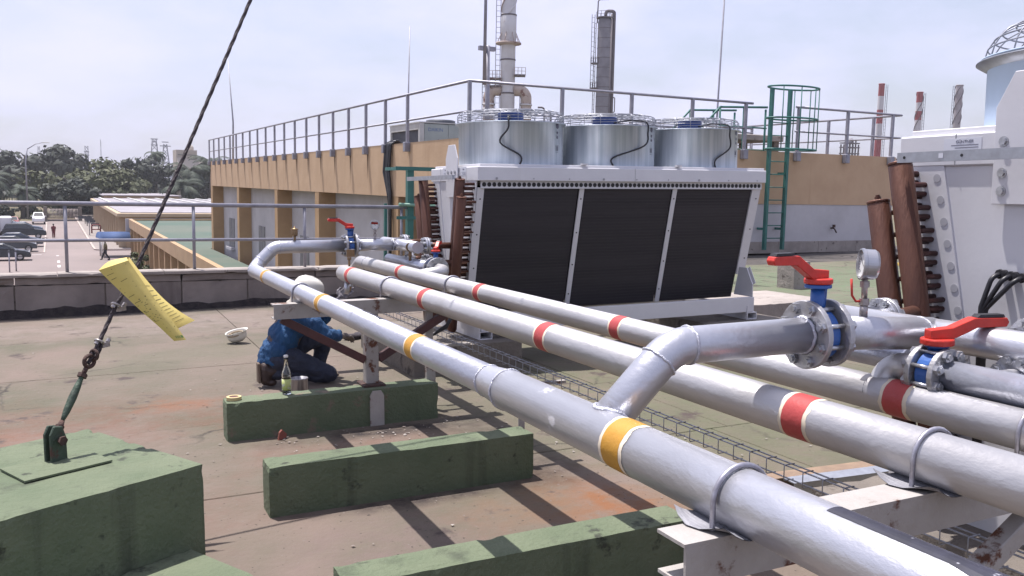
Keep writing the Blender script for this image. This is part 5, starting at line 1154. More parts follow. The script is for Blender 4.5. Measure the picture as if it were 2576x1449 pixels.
MB().box(-10, -5.45, 116.5, 119.0, G+0.9, G+3.6).build('box_body', WHT and pm('truck_white', (0.68, 0.68, 0.70), None, 2, 0.5), tr, bevel=0.05); MB().box(-5.44, -4.2, 116.7, 118.8, G+0.6, G+2.5).build('cab', pm('truck_white', (0.7, 0.7, 0.7)), tr, bevel=0.15)
for x in (-8.8, -5.0):
    for y in (116.7, 118.8): MB().disc((x, y-0.15, G+0.45), (0, 1, 0), 0.45, 0.3, 18, 0.04).build('wheel', tyre, tr)
MB().box(-4.25, -4.185, 116.9, 118.6, G+1.5, G+2.3).build('windscreen', glassm, tr)

# ------------------------------------------------------------------ trees
def leafmat(n, a, b): return pm(n, a, b, 0.5, 0.75, 0, 0, rnd=True, contrast=(0.3, 0.7))
lfA = leafmat('foliage_dark', (0.015, 0.022, 0.016), (0.032, 0.041, 0.025)); lfB = leafmat('foliage_olive', (0.036, 0.047, 0.014), (0.075, 0.080, 0.028)); lfP = leafmat('foliage_palm', (0.022, 0.038, 0.024), (0.05, 0.065, 0.038)); bark = pm('bark', (0.075, 0.06, 0.05), (0.12, 0.10, 0.085), 2, 0.95, 0, 0.5, 6)
def tree(x, y, H_, rx, rz, mat, label, n=2600, leaf=0.55, clumps=26, seed=1, trunk=True, name='tree', base=G):
    rnd = random.Random(seed); t = thing(name, (x, y, base), label, 'tree', 'trees beyond the street')
    cz = base+H_-rz
    if trunk:
        mb = MB(); mb.tube([(x, y, base-0.1), (x+0.15, y, base+(H_-rz)*0.5), (x, y, cz)], [rx*0.09, rx*0.07, rx*0.05], 8)
        for k in range(6):
            a = k*1.05+rnd.random(); mb.tube([(x, y, base+(H_-2*rz)*0.7+0.3*rz), (x+rx*0.35*math.cos(a), y+rx*0.35*math.sin(a), cz-rz*0.1), (x+rx*0.65*math.cos(a), y+rx*0.65*math.sin(a), cz+rz*0.3)], [rx*0.04, rx*0.03, rx*0.012], 6)
        mb.build('trunk', bark, t)
    cs = []
    for k in range(clumps):
        while True:
            p = Vector((rnd.uniform(-1, 1), rnd.uniform(-1, 1), rnd.uniform(-0.9, 1)))
            if 0.35 < p.length < 0.92: break
        cs.append((p, rnd.uniform(0.20, 0.40)))
    vs = []; fs = []
    for k in range(n):
        c, cr_ = cs[k % clumps]; d_ = Vector((rnd.gauss(0, 1), rnd.gauss(0, 1), rnd.gauss(0, 1))).normalized()*cr_*rnd.uniform(0.55, 1.0)
        p = c+d_; P_ = Vector((x+p.x*rx, y+p.y*rx, cz+p.z*rz))
        nn = (d_.normalized()+Vector((rnd.uniform(-.6, .6), rnd.uniform(-.6, .6), rnd.uniform(-.2, .9)))).normalized(); A, B = frame_of(nn); s = leaf*rnd.uniform(0.6, 1.3)
        ro = rnd.random()*3.14; A, B = A*math.cos(ro)+B*math.sin(ro), B*math.cos(ro)-A*math.sin(ro)
        i = len(vs); vs += [P_-A*s, P_-B*s*0.55, P_+A*s, P_+B*s*0.55]; fs.append((i, i+1, i+2, i+3))
    mb = MB(); mb.add(vs, fs, True); mb.build('crown', mat, t); return t
def palm(x, y, H_, L_, label, nf=26, seed=1, droop=1.0, tr=0.28, base=G):
    rnd = random.Random(seed); t = thing('palm_tree', (x, y, base), label, 'palm tree', 'palms beyond the street')
    top = Vector((x, y, base+H_)); MB().tube([(x, y, base-0.1), (x+0.2, y, base+H_*0.5), top], [tr*1.3, tr, tr*0.8], 8).build('trunk', bark, t)
    for k in range(nf):
        az_ = 2*math.pi*k/nf*2.4+rnd.uniform(-.2, .2); e0 = rnd.uniform(-0.1, 1.25); Lk = L_*rnd.uniform(0.8, 1.1); pts = []; p = top.copy(); el_ = e0; ns = 8
        for i in range(ns+1):
            pts.append(p.copy()); dd = Vector((math.cos(az_)*math.cos(el_), math.sin(az_)*math.cos(el_), math.sin(el_))); p += dd*(Lk/ns); el_ -= droop*0.26*rnd.uniform(0.8, 1.2)
        mb = MB(); side = Vector((-math.sin(az_), math.cos(az_), 0)); vs = []; fs = []
        for i in range(ns):
            for j in range(3):
                u = (i+j/3)/ns
                q = pts[i].lerp(pts[i+1], j/3); w = L_*0.24*math.sin(math.pi*min(1, 0.12+u*0.88))*0.95+0.05
                fw = (pts[i+1]-pts[i]).normalized()
                for s in (-1, 1):
                    tip = q+side*s*w+fw*w*0.55-Vector((0, 0, w*0.45)); b_ = len(vs); vs += [q-fw*0.10, q+fw*0.10, tip]; fs.append((b_, b_+1, b_+2) if s > 0 else (b_, b_+2, b_+1))
        mb.add(vs, fs); mb.tube(pts, [0.06]*(ns+1), 4); mb.build('frond', lfP, t)
    return t
tree(-17.5, 250, 15.5, 9.0, 6.2, lfA, 'dark round tree at the far left edge behind the car park', 2800, 0.8, seed=2)
tree(-6.0, 245, 16.2, 10.5, 6.4, lfA, 'tall dark tree behind the street lamp', 3200, 0.8, seed=3)
tree(4.5, 290, 16.0, 6.0, 5.0, lfA, 'small dark tree peeping over the big olive tree', 1600, 0.8, seed=4)
tree(6.2, 192, 10.6, 10.8, 5.1, lfB, 'big olive green domed tree above the street gate', 5200, 0.55, 44, seed=5)
tree(19.5, 232, 12.6, 6.5, 4.8, lfA, 'dark tree right of the big olive tree', 2400, 0.65, seed=6)
tree(35.0, 232, 10.4, 8.5, 5.2, lfA, 'dark tree behind the palm cluster', 2600, 0.7, seed=7)
tree(47.0, 250, 9.0, 8.0, 4.5, lfA, 'dark tree below the lattice pylons', 2200, 0.7, seed=8)
tree(-24.0, 185, 9.0, 7.0, 4.2, lfA, 'low dark tree beyond the left edge of the car park', 2000, 0.6, seed=9)
tree(3.0, 178, 7.5, 4.8, 3.6, lfA, 'shaded lower tree in front of the big olive tree', 1900, 0.5, seed=10)
palm(-9.5, 168, 6.0, 5.5, 'large oil palm with feathery fronds left of the gate', 34, 1)
palm(-4.5, 172, 4.2, 4.0, 'small oil palm beside the street lamp', 24, 2)
palm(23.5, 240, 13.0, 3.8, 'tall slender coconut palm against the sky', 20, 3, 1.3)
palm(27.0, 205, 8.6, 6.0, 'left oil palm of the cluster behind the pale roof', 30, 4)
palm(32.0, 210, 10.2, 6.2, 'tallest oil palm of the cluster behind the pale roof', 32, 5)
palm(22.0, 178, 5.4, 5.0, 'low oil palm in front of the palm cluster', 28, 6)
palm(33.0, 150, 7.2, 5.6, 'big oil palm beside the orange building', 34, 7)
palm(38.0, 156, 6.0, 5.0, 'oil palm partly hidden by the orange building', 26, 8)
for k, (x, y, h_, r_) in enumerate(((-6.8, 176, 2.6, 1.9), (-3.6, 174, 2.4, 1.6), (-10.5, 172, 2.8, 2.2), (-1.8, 166, 1.6, 1.3), (11.5, 172, 2.6, 2.6))):
    tree(x, y, h_, r_, h_*0.48, lfA if k < 3 else lfB, ('clipped round shrub left of the gate', 'small round shrub nearest the gate', 'dark shrub below the large oil palm', 'low bush beside the left gate pillar', 'brownish bush at the end of the pale roof')[k], 900, 0.28, 18, 20+k, False, 'shrub')
bx_ = tree(7.6, 71.0, 1.7, 1.0, 0.8, lfB, 'leafy bush at the foot of the green-roofed building', 700, 0.16, 14, 31, False, 'shrub'); bx_.location += Vector((-1.9, 0, 0))
# distant woodland, one mass
rnd = random.Random(77); mb = MB(); vs = []; fs = []
for k in range(16000):
    x = rnd.uniform(-150, 420); y = rnd.uniform(300, 420)+0.3*abs(x-40); hh = 6.0+2.6*mn.noise(Vector((x*0.05, 2, 0)))+2.0*mn.noise(Vector((x*0.17, 7, 0)))
    p = Vector((x, y, G+rnd.random()**0.6*hh)); A, B = frame_of(Vector((rnd.uniform(-1, 1), rnd.uniform(-1.5, 0.2), rnd.uniform(-.2, 1)))); s = rnd.uniform(0.8, 1.9)
    i = len(vs); vs += [p-A*s, p-B*s*0.7, p+A*s, p+B*s*0.7]; fs.append((i, i+1, i+2, i+3))
mb.add(vs, fs, True); wood = mb.build('distant_woodland', lfA, None, origin=(60, 350, G)); wood['kind'] = 'stuff'; tag(wood, 'hazy dark belt of distant woodland along the horizon', 'woodland')
# ------------------------------------------------------------------ pylons and masts on the horizon
latt = pm('lattice_steel', (0.24, 0.24, 0.29), (0.19, 0.19, 0.23), 0.5, 0.7)
def lattice(x, y, z1, w0, w1, label, arms=(), th=0.16, cat='pylon', steps=9, cup=False):
    t = thing('lattice_tower', (x, y, G), label, cat, 'towers on the horizon'); z0 = G
    for sx in (-1, 1):
        for sy in (-1, 1): MB().bar((x+sx*w0, y+sy*w0, z0), (x+sx*w1, y+sy*w1, z1), th, th).build('leg', latt, t)
    for k in range(steps):
        u0, u1 = k/steps, (k+1)/steps; a = w0+(w1-w0)*u0; b = w0+(w1-w0)*u1; za_, zb_ = z0+(z1-z0)*u0, z0+(z1-z0)*u1
        mb = MB()
        for s in (-1, 1):
            mb.bar((x-a, y+s*a, za_), (x+b, y+s*b, zb_), th*0.6, th*0.6); mb.bar((x+a, y+s*a, za_), (x-b, y+s*b, zb_), th*0.6, th*0.6); mb.bar((x+s*a, y-a, za_), (x+s*b, y+b, zb_), th*0.6, th*0.6)
        o_ = mb.build('bracing', latt, t)
    for (z, w) in arms: MB().bar((x-w, y, z), (x+w, y, z), th*1.6, th*1.8).build('cross_arm', latt, t)
    return t
lattice(47.5, 487, 21.8, 3.2, 0.9, 'left lattice pylon of the pair on the horizon', ((18.6, 1.6), (20.3, 1.2), (21.6, 1.7)), 0.24)
lattice(52.6, 486, 19.2, 3.2, 0.7, 'right lattice pylon of the pair on the horizon', ((18.2, 2.6), (20.2, 1.6)), 0.24)
lattice(16.8, 505, 17.5, 0.9, 0.7, 'square telecom mast above the olive tree', ((14.5, 1.2), (12.8, 1.2)), 0.25, 'mast', 14)
lattice(23.3, 501, 21.0, 0.25, 0.12, 'needle thin mast right of the telecom mast', (), 0.08, 'mast', 6)
lattice(-4.9, 516, 16.8, 0.9, 0.35, 'small lattice mast above the street lamp', (), 0.2, 'mast', 10)
lattice(-19.8, 523, 14.8, 0.7, 0.25, 'thin lattice mast above the leftmost trees', (), 0.2, 'mast', 10)
silom = pm('silo_cream', (0.46, 0.40, 0.34), (0.40, 0.35, 0.30), 0.2, 0.9)
sb = thing('silo_building', (36, 278, G), 'cream grain silo building behind the palms', 'building')
MB().box(32.8, 38.6, 276, 284, G, 10.1).build('tower_block', silom, sb); MB().box(38.6, 44.8, 276.3, 284, G, 7.5).build('lower_block', pm('silo_grey', (0.34, 0.34, 0.38), (0.28, 0.28, 0.32), 0.2, 0.9), sb); MB().lathe([(0.9, 10.1), (0.9, 11.0), (0.5, 11.6), (0.001, 11.7)], (37.2, 279, 0), (0, 0, 1), 14).build('tank', silom, sb)
vs = [(32.9, 274.5, G), (41.5, 274.5, G), (41.5, 275.9, G), (32.9, 275.9, G), (32.9, 274.5, 5.5), (41.5, 274.5, 4.0), (41.5, 275.9, 6.6), (32.9, 275.9, 8.0)]
MB().add(vs, [(3,2,1,0), (4,5,6,7), (0,1,5,4), (1,2,6,5), (2,3,7,6), (3,0,4,7)]).build('conveyor_house', silom, sb)
for z in (8.6, 7.4): MB().box(33.2, 38.2, 275.93, 275.99, z, z+0.15).build('string_course', acdk, sb)

# ------------------------------------------------------------------ refinery
stackm = pm('white_stack', (0.56, 0.55, 0.56), (0.48, 0.46, 0.46), 0.35, 0.7, 0, rust=(0.24, 0.12, 0.08), rust_scale=0.5, rust_at=0.66)
rustw = pm('rusty_duct', (0.46, 0.38, 0.32), (0.36, 0.28, 0.24), 0.6, 0.8, 0, rust=(0.16, 0.07, 0.05), rust_scale=0.7, rust_at=0.54)
colm = pm('column_grey', (0.22, 0.21, 0.23), (0.155, 0.145, 0.165), 0.4, 0.75); dksteel = pm('dark_steel', (0.09, 0.075, 0.085), (0.13, 0.11, 0.12), 1, 0.7)
def ladder(par, x, y, z0, z1, w=0.6, mat=latt, th=0.09, cage=True):
    mb = MB()
    e = Vector((0.886, -0.464, 0))*w/2
    for s in (-1, 1): mb.bar(Vector((x, y, z0))+e*s, Vector((x, y, z1))+e*s, th, th)
    z = z0
    while z < z1: mb.bar(Vector((x, y, z))-e, Vector((x, y, z))+e, th*0.7, th*0.7); z += 0.9
    mb.build('ladder', mat, par)
SX, SY = 69.9, 136.6
sk = thing('tall_chimney', (SX, SY, G), 'tall white chimney with spiral strakes and rusty side ducts', 'chimney')
MB().lathe([(1.25, G), (1.25, 20.2), (1.22, 26.0), (1.32, 26.2), (1.32, 30.2), (1.18, 30.4), (1.18, 40)], (SX, SY, 0), (0, 0, 1), 32).build('shaft', stackm, sk)
for k in range(3):
    pts = [(SX+1.22*math.cos(a+k*2.1), SY+1.22*math.sin(a+k*2.1), 30.4+a*1.55) for a in [i*0.2 for i in range(32)]]
    MB().tube(pts, 0.13, 6).build('strake', rustw if k == 1 else stackm, sk)
MB().lathe([(1.25, 25.3), (2.2, 25.5), (2.2, 25.75), (1.25, 25.6)], (SX, SY, 0), (0, 0, 1), 28).build('ring_platform', rustw, sk)
for k in range(8):
    a = k*math.pi/4; MB().tube([(SX+2.1*math.cos(a), SY+2.1*math.sin(a), 25.6), (SX+1.3*math.cos(a), SY+1.3*math.sin(a), 27.4)], 0.07, 5).build('stay', rustw, sk)
for (z, r_) in ((30.3, 1.36), (22.9, 1.3), (17.3, 1.34), (12, 1.34)): MB().lathe([(r_-0.1, z-0.12), (r_, z-0.12), (r_, z+0.12), (r_-0.1, z+0.12)], (SX, SY, 0), (0, 0, 1), 28).build('joint_band', dksteel, sk)
ladder(sk, SX-1.75, SY+0.4, 12, 38, 0.75)
ladder(sk, SX+1.9, SY-1.6, 12, 19, 0.6); ladder(sk, SX-3.6, SY+1.9, 12, 19, 0.5)
e = Vector((0.886, -0.464, 0))
for s, col_ in ((-1, rustw), (1, rustw)):
    c0 = Vector((SX, SY, 17.8)); q = c0+e*s*(3.1)
    MB().tube(bend([c0+e*s*1.0, c0+e*s*3.2+Vector((0, 0, 0.0)), c0+e*s*3.2+Vector((0, 0, -22))], 1.3, 8), 0.95, 20).build('side_duct', col_, sk)
    for dz in (-3.2, -2.4, -6): MB().lathe([(0.95, -0.15), (1.08, -0.15), (1.08, 0.15), (0.95, 0.15)], c0+e*s*3.2+Vector((0, 0, dz)), (0, 0, 1), 20).build('duct_flange', stackm, sk)
for s, z, L_ in ((-1, 19.6, 3.3), (1, 20.2, 3.0), (-1, 18.3, 3.9)):
    c0 = Vector((SX, SY, z)); w_ = Vector((0.464, 0.886, 0))
    a = [c0+e*s*1.1-w_*1.2, c0+e*s*L_-w_*1.2, c0+e*s*L_+w_*1.2, c0+e*s*1.1+w_*1.2]
    if s < 0: a = a[::-1]
    MB().add(a+[p+Vector((0, 0, 0.22)) for p in a], [(3,2,1,0), (4,5,6,7), (0,1,5,4), (1,2,6,5), (2,3,7,6), (3,0,4,7)]).build('platform', dksteel, sk)
    mb = MB()
    for k in range(4):
        p = a[1 if s > 0 else 2].lerp(a[0 if s > 0 else 3], k/3); mb.bar(p, p+Vector((0, 0, 1.35)), 0.07, 0.07)
    for dz in (0.75, 1.35): mb.bar(a[1 if s > 0 else 2]+Vector((0, 0, dz)), a[0 if s > 0 else 3]+Vector((0, 0, dz)), 0.06, 0.06)
    mb.build('guard_rail', rustw, sk)
CX, CY = 95.6, 146.2
cl = thing('distillation_column', (CX, CY, G), 'grey distillation column with dark riser pipe and ladder', 'tower')
MB().lathe([(1.36, G), (1.36, 33.0), (1.25, 33.6), (0.9, 34.1), (0.3, 34.3), (0.001, 34.35)], (CX, CY, 0), (0, 0, 1), 28).build('shell', colm, cl)
for k in range(11): MB().lathe([(1.355, -0.05), (1.40, -0.05), (1.40, 0.05), (1.355, 0.05)], (CX, CY, 13.5+k*1.85), (0, 0, 1), 24).build('shell_band', dksteel, cl)
c0 = Vector((CX, CY, 0))
MB().tube(bend([c0+e*0.1+Vector((0, 0, 34.2)), c0+e*0.1+Vector((0, 0, 35.3)), c0+e*1.75+Vector((0, 0, 35.3)), c0+e*1.75+Vector((0, 0, G))], 0.5, 6), 0.32, 12).build('riser', dksteel, cl)
MB().tube([c0+e*1.2+Vector((0, 0, 34.6))-Vector((0.3, 0.6, 0)), c0+e*1.2+Vector((0, 0, G))-Vector((0.3, 0.6, 0))], 0.20, 10).build('downcomer', dksteel, cl)
MB().tube(bend([c0-e*1.5+Vector((0, 0, 33.0)), c0-e*1.4+Vector((0, 0, 37.4)), c0+e*0.6+Vector((0, 0, 37.5))], 0.5, 4), 0.12, 8).build('davit', dksteel, cl)
ladder(cl, CX-2.0, CY+1.0, 20.5, 34.6, 0.55); ladder(cl, CX-1.65, CY+0.8, 14, 33, 0.3, dksteel)
for z, s, L_ in ((33.9, 0, 1.7), (25.3, -1, 2.6), (20.6, -1, 2.9)):
    p = c0+e*(s*1.6)+Vector((0, 0, z))
    MB().disc(p, (0, 0, 1), 1.7 if s == 0 else 1.0, 0.18, 18).build('platform', dksteel, cl)
    mb = MB()
    for k in range(12):
        a = k*math.pi/6; q = p+Vector((math.cos(a), math.sin(a), 0))*(1.65 if s == 0 else 0.95); mb.bar(q, q+Vector((0, 0, 1.2)), 0.06, 0.06)
    mb.ring(p+Vector((0, 0, 1.2)), (0, 0, 1), 1.65 if s == 0 else 0.95, 0.04, 20, 4); mb.build('guard_rail', dksteel, cl)
MB().tube(bend([c0+e*1.75+Vector((0, 0, 19)), c0+e*2.35+Vector((0, 0, 19)), c0+e*2.35+Vector((0, 0, 16.2)), c0+e*1.75+Vector((0, 0, 16.2))], 0.2, 4), 0.10, 8).build('bypass', dksteel, cl)
redpaint = pm('stack_red', (0.30, 0.045, 0.05), (0.24, 0.04, 0.045), 0.4, 0.8); whitep = pm('stack_white', (0.52, 0.50, 0.52), (0.44, 0.42, 0.44), 0.4, 0.8); greyp = pm('stack_grey', (0.34, 0.31, 0.33), (0.25, 0.21, 0.22), 0.3, 0.85)
def stack(x, y, ztop, r0, r1_, zs, label, cols, strakes=0, lad=1):
    t = thing('far_chimney', (x, y, G), label, 'chimney', 'chimneys on the right horizon'); n = len(zs)-1
    for k in range(n):
        f0 = (zs[k]-G)/(ztop-G); f1_ = (zs[k+1]-G)/(ztop-G)
        MB().lathe([(r0+(r1_-r0)*f0, zs[k]), (r0+(r1_-r0)*f1_, zs[k+1])], (x, y, 0), (0, 0, 1), 24).build('stack_section', cols[k % len(cols)], t)
    MB().lathe([(r1_, ztop-0.3), (r1_+0.08, ztop-0.3), (r1_+0.08, ztop), (r1_*0.8, ztop), (0.01, ztop-0.3)], (x, y, 0), (0, 0, 1), 24).build('rim', cols[-1], t)
    for k in range(strakes):
        pts = [(x+(r1_+0.08)*math.cos(a+k*2.1), y+(r1_+0.08)*math.sin(a+k*2.1), ztop-11+a*1.7) for a in [i*0.25 for i in range(26)]]; MB().tube(pts, 0.12, 5).build('strake', dksteel, t)
    f_ = Vector((0.64, -0.77, 0))
    ladder(t, x+f_.x*lad*(r0+0.35), y+f_.y*lad*(r0+0.35), G+10, ztop-0.3, 0.5, latt, 0.10)
    return t
stack(210.0, 177.4, 32.5, 1.05, 0.80, [G, 6, 12.5, 17.0, 21.3, 25.2, 29.0, 32.5], 'leftmost red and white banded chimney with clean stripes', [redpaint, redpaint, redpaint, whitep, redpaint, whitep, redpaint])
stack(219.6, 172.2, 30.4, 0.95, 0.85, [G, 12, 16, 19.5, 22.5, 25.0, 27.4, 30.4], 'faded red and white chimney in the middle of the three', [whitep, redpaint, redpaint, whitep, redpaint, whitep, redpaint], 2, 1)
stack(229.6, 167.2, 32.6, 1.05, 0.95, [G, 20, 32.6], 'grey streaked chimney with spiral strakes, rightmost of three', [greyp, greyp], 3, -1)
rf = thing('refinery_structure', (201.5, 180, G), 'small dark refinery framework behind the right railing', 'structure')
for k in range(5):
    for j in range(2): MB().box(199.3+k*1.2, 199.6+k*1.2, 179+j*2, 179.3+j*2, G, 15.2+(1.2 if k in (2, 3) else 0)).build('column', dksteel, rf)
for z in (12.5, 14.2, 15.4): MB().box(199, 204.5, 178.9, 181.3, z, z+0.3).build('deck', dksteel, rf)
MB().lathe([(0.8, 15.7), (0.8, 16.6), (0.3, 17.0), (0.001, 17.0)], (202, 180, 0), (0, 0, 1), 14).build('drum', colm, rf)
fr = thing('refinery_pipework', (85, 148, G), 'dark curved refinery pipes between the chimney and the column', 'pipe')
for dx, h_ in ((0, 16.2), (1.2, 15.4), (3.4, 14.8)): MB().tube(bend([(82+dx*0.9, 145-dx*0.5, G), (82+dx*0.9, 145-dx*0.5, h_), (80.9+dx*0.9, 145.6-dx*0.5, h_)], 0.6, 5), 0.18, 8).build('riser', dksteel, fr)
hz = MB().box(-720, 1120, -40, 1170, G-1.2, 48).build('haze', pm('haze_dummy', (1, 1, 1)), None, origin=(0, 0, G)); hz['kind'] = 'stuff'; hz['label'] = 'pale humid haze filling the air over the town'; hz['category'] = 'haze'
hm = bpy.data.materials.new('haze_air'); hm.use_nodes = True; hm.node_tree.nodes.clear(); ho = hm.node_tree.nodes.new('ShaderNodeOutputMaterial'); hv = hm.node_tree.nodes.new('ShaderNodeVolumePrincipled')
hv.inputs['Density'].default_value = HAZE; hv.inputs['Color'].default_value = (0.93, 0.94, 1.0, 1); hm.node_tree.links.new(hv.outputs[0], ho.inputs['Volume']); hz.data.materials.clear(); hz.data.materials.append(hm)
FRAME[0] = 'roof'
MB().box(-9, 6.44, -4, 12.9, -9, -0.301).box(6.4405, 26, -4, 17.2, -9, -0.302).build('storeys_below', para, floor)
# ------------------------------------------------------------------ people
skin = pm('dark_skin', (0.075, 0.040, 0.028), (0.055, 0.03, 0.022), 6, 0.55)
jacketm = pm('blue_jacket_cloth', (0.014, 0.075, 0.185), (0.010, 0.050, 0.135), 9, 0.8, 0, 1.0, 9, bdist=0.06, stretch=(1, 1, 0.5))
navym = pm('navy_trouser_cloth', (0.030, 0.038, 0.066), (0.020, 0.025, 0.046), 7, 0.85, 0, 1.0, 10, bdist=0.05, stretch=(0.6, 1, 1))
bootm = pm('brown_boot_leather', (0.055, 0.032, 0.026), (0.030, 0.018, 0.016), 12, 0.55, 0, 0.4, 40); solem = pm('boot_sole', (0.12, 0.085, 0.06), None, 6, 0.8)
hatm = pm('cream_hard_hat', (0.70, 0.68, 0.63), (0.62, 0.60, 0.54), 5, 0.4); glovem = pm('work_glove', (0.20, 0.17, 0.145), (0.13, 0.11, 0.10), 20, 0.85, 0, 0.4, 60); glove2 = pm('striped_glove', (0.38, 0.36, 0.38), (0.06, 0.05, 0.07), 34, 0.85, stretch=(1, 1, 2)); clothm = pm('neck_cloth', (0.48, 0.45, 0.40), (0.40, 0.37, 0.33), 6, 0.85)
def hand(mb, w, d_, up, s=1.0, curl=0.5):
    """palm and five unequal bent fingers, wrist at w, pointing along d_"""
    d_ = V(d_).normalized(); up = (V(up)-d_*V(up).dot(d_)).normalized(); sd = d_.cross(up); w = V(w)
    mb.sphere(w+d_*0.045*s, 0.024*s, 0.042*s, 0.016*s, M=Matrix((sd, d_, up)).transposed() if False else Matrix((d_, sd, up)).transposed())
    mb.tube([w-d_*0.01, w+d_*0.06*s], [0.021*s, 0.026*s], 10)
    for k, (o_, L_) in enumerate(((-0.030, 0.060), (-0.010, 0.074), (0.010, 0.070), (0.029, 0.052))):
        b_ = w+d_*0.078*s+sd*o_*s; dd = d_; pts = [b_-d_*0.02*s]
        p_ = b_
        for j in range(3):
            pts.append(p_.copy()); dd = (dd-up*curl*0.75).normalized(); p_ = p_+dd*L_*s/2.6
        pts.append(p_); mb.tube(pts, [0.0095*s, 0.0095*s, 0.009*s, 0.0085*s, 0.007*s], 8)
    tb = w+d_*0.025*s-sd*0.030*s; mb.tube([tb, tb+d_*0.025*s-sd*0.022*s-up*0.01, tb+d_*0.055*s-sd*0.022*s-up*0.022*s], [0.012*s, 0.011*s, 0.008*s], 8)
wk = thing('person', (1.5, 7.4, 0), 'kneeling worker in blue jacket and white hard hat painting behind the pipes', 'person')
HIP = V(1.375, 7.40, 0.285); CH_ = V(1.50, 7.40, 0.52); NK = V(1.580, 7.40, 0.655); HD = V(1.625, 7.38, 0.745)
shR, shL = V(1.545, 7.22, 0.610), V(1.560, 7.58, 0.615)
elR, haR = V(1.735, 7.15, 0.425), V(1.885, 7.27, 0.395)
elL, haL = V(1.775, 7.50, 0.500), V(1.885, 7.36, 0.690)
knR, anR = V(1.770, 7.30, 0.070), V(1.300, 7.33, 0.120)
knL, anL = V(1.820, 7.55, 0.380), V(1.745, 7.58, 0.075)
mb = MB()   # body: one continuous surface under the clothes
mb.sphere(HD, 0.098, 0.078, 0.112, 18, 12); mb.sphere(HD+V(0.05, 0, -0.055), 0.055, 0.05, 0.055); mb.sphere(HD+V(0.105, 0, -0.02), 0.018, 0.014, 0.022)
for s in (-1, 1): mb.sphere(HD+V(-0.01, s*0.078, -0.01), 0.022, 0.012, 0.032); mb.sphere(HD+V(0.083, s*0.032, 0.008), 0.012, 0.014, 0.010)
mb.sphere(HD+V(0.088, 0, -0.062), 0.020, 0.028, 0.010)
mb.tube([HD+V(-0.02, 0, -0.05), NK+V(-0.03, 0, -0.03)], 0.058, 12); mb.tube([NK, CH_, HIP], [0.085, 0.13, 0.13], 14)
for a, b, c in ((shR, elR, haR), (shL, elL, haL)): mb.tube([NK, a, b, c], [0.06, 0.046, 0.038, 0.026], 10)
for a, b, s in ((knR, anR, -1), (knL, anL, 1)): mb.tube([HIP+V(0, s*0.08, 0), a, b], [0.085, 0.055, 0.038], 10)
mb.build('body', skin, wk, remesh=0.009)
mb = MB()
mb.sphere(HIP+V(-0.005, 0, 0.02), 0.125, 0.175, 0.12); mb.sphere(HIP.lerp(CH_, 0.5)+V(-0.01, 0, 0), 0.130, 0.180, 0.145); mb.sphere(CH_, 0.135, 0.190, 0.14); mb.sphere(NK+V(-0.035, 0, -0.075), 0.115, 0.20, 0.095); mb.tube([NK+V(-0.02, 0, -0.06), NK+V(0.0, 0, 0.01)], [0.10, 0.072], 14)
mb.tube([HIP+V(-0.02, 0, -0.10), HIP+V(-0.01, 0, 0.03)], [0.155, 0.135], 16)
for a, b, c in ((shR, elR, haR), (shL, elL, haL)):
    w_ = c.lerp(b, 0.16); mb.tube([NK.lerp(a, 0.5)+V(-0.03, 0, -0.06), a, a.lerp(b, 0.5), b, b.lerp(w_, 0.5), w_], [0.085, 0.082, 0.070, 0.060, 0.056, 0.046], 12)
mb.build('jacket', jacketm, wk, remesh=0.010)
mb = MB()
mb.sphere(HIP+V(0, 0, -0.06), 0.135, 0.175, 0.11)
for (kn, an, s) in ((knR, anR, -1), (knL, anL, 1)):
    h_ = HIP+V(0.02, s*0.085, -0.03); mb.tube([h_, h_.lerp(kn, 0.5), kn], [0.105, 0.092, 0.078], 14); mb.sphere(kn, 0.080, 0.075, 0.072); mb.tube([kn, kn.lerp(an, 0.4), an], [0.074, 0.070, 0.056], 14)
mb.build('trousers', navym, wk, remesh=0.010)
ctx = bpy.data.textures.new('cloth_folds', 'CLOUDS'); ctx.noise_scale = 0.055; ctx.noise_depth = 2
for o in wk.children:
    if o.name.split('.')[0] in ('jacket', 'trousers'):
        dm = o.modifiers.new('folds', 'DISPLACE'); dm.texture = ctx; dm.strength = 0.030; dm.mid_level = 0.5; dm.texture_coords = 'LOCAL'
# boots: near foot stands on its toes with the sole facing away behind the worker
mb = MB(); a = anR
mb.tube([a+V(0.05, 0, 0.01), a+V(-0.02, 0, 0.01)], [0.056, 0.058], 14); mb.sphere(a+V(-0.045, 0, 0.035), 0.050, 0.050, 0.062); mb.tube([a+V(-0.045, 0, 0.03), a+V(-0.048, 0, -0.055), a+V(-0.03, 0, -0.088)], [0.054, 0.050, 0.036], 14); mb.sphere(a+V(0.0, 0, -0.085), 0.05, 0.046, 0.032)
b1 = mb.build('boot', bootm, wk, remesh=0.008)
MB().prism([(-0.040, 0.075), (0.04, 0.075), (0.045, -0.02), (0.052, -0.09), (-0.052, -0.09), (-0.045, -0.02)], a+V(-0.098, 0, 0.015), (0, 1, 0), (0, 0, 1), 0.022).build('sole', solem, b1, bevel=0.006)
mb = MB(); a = anL
mb.tube([a+V(0, 0, 0.08), a], [0.055, 0.056], 14); mb.tube([a+V(-0.03, 0, -0.025), a+V(0.06, 0, -0.035), a+V(0.15, 0, -0.045)], [0.050, 0.046, 0.032], 14)
b2 = mb.build('boot', bootm, wk, remesh=0.008); MB().box(a.x-0.075, a.x+0.18, a.y-0.048, a.y+0.048, 0.0, 0.022).build('sole', solem, b2, bevel=0.006)
mb = MB(); hand(mb, haR, haR-elR, (0, 0, 1), 1.15, 0.5); mb.tube([haR.lerp(elR, 0.25), haR], [0.034, 0.028], 10); mb.build('glove', glovem, wk, remesh=0.005)
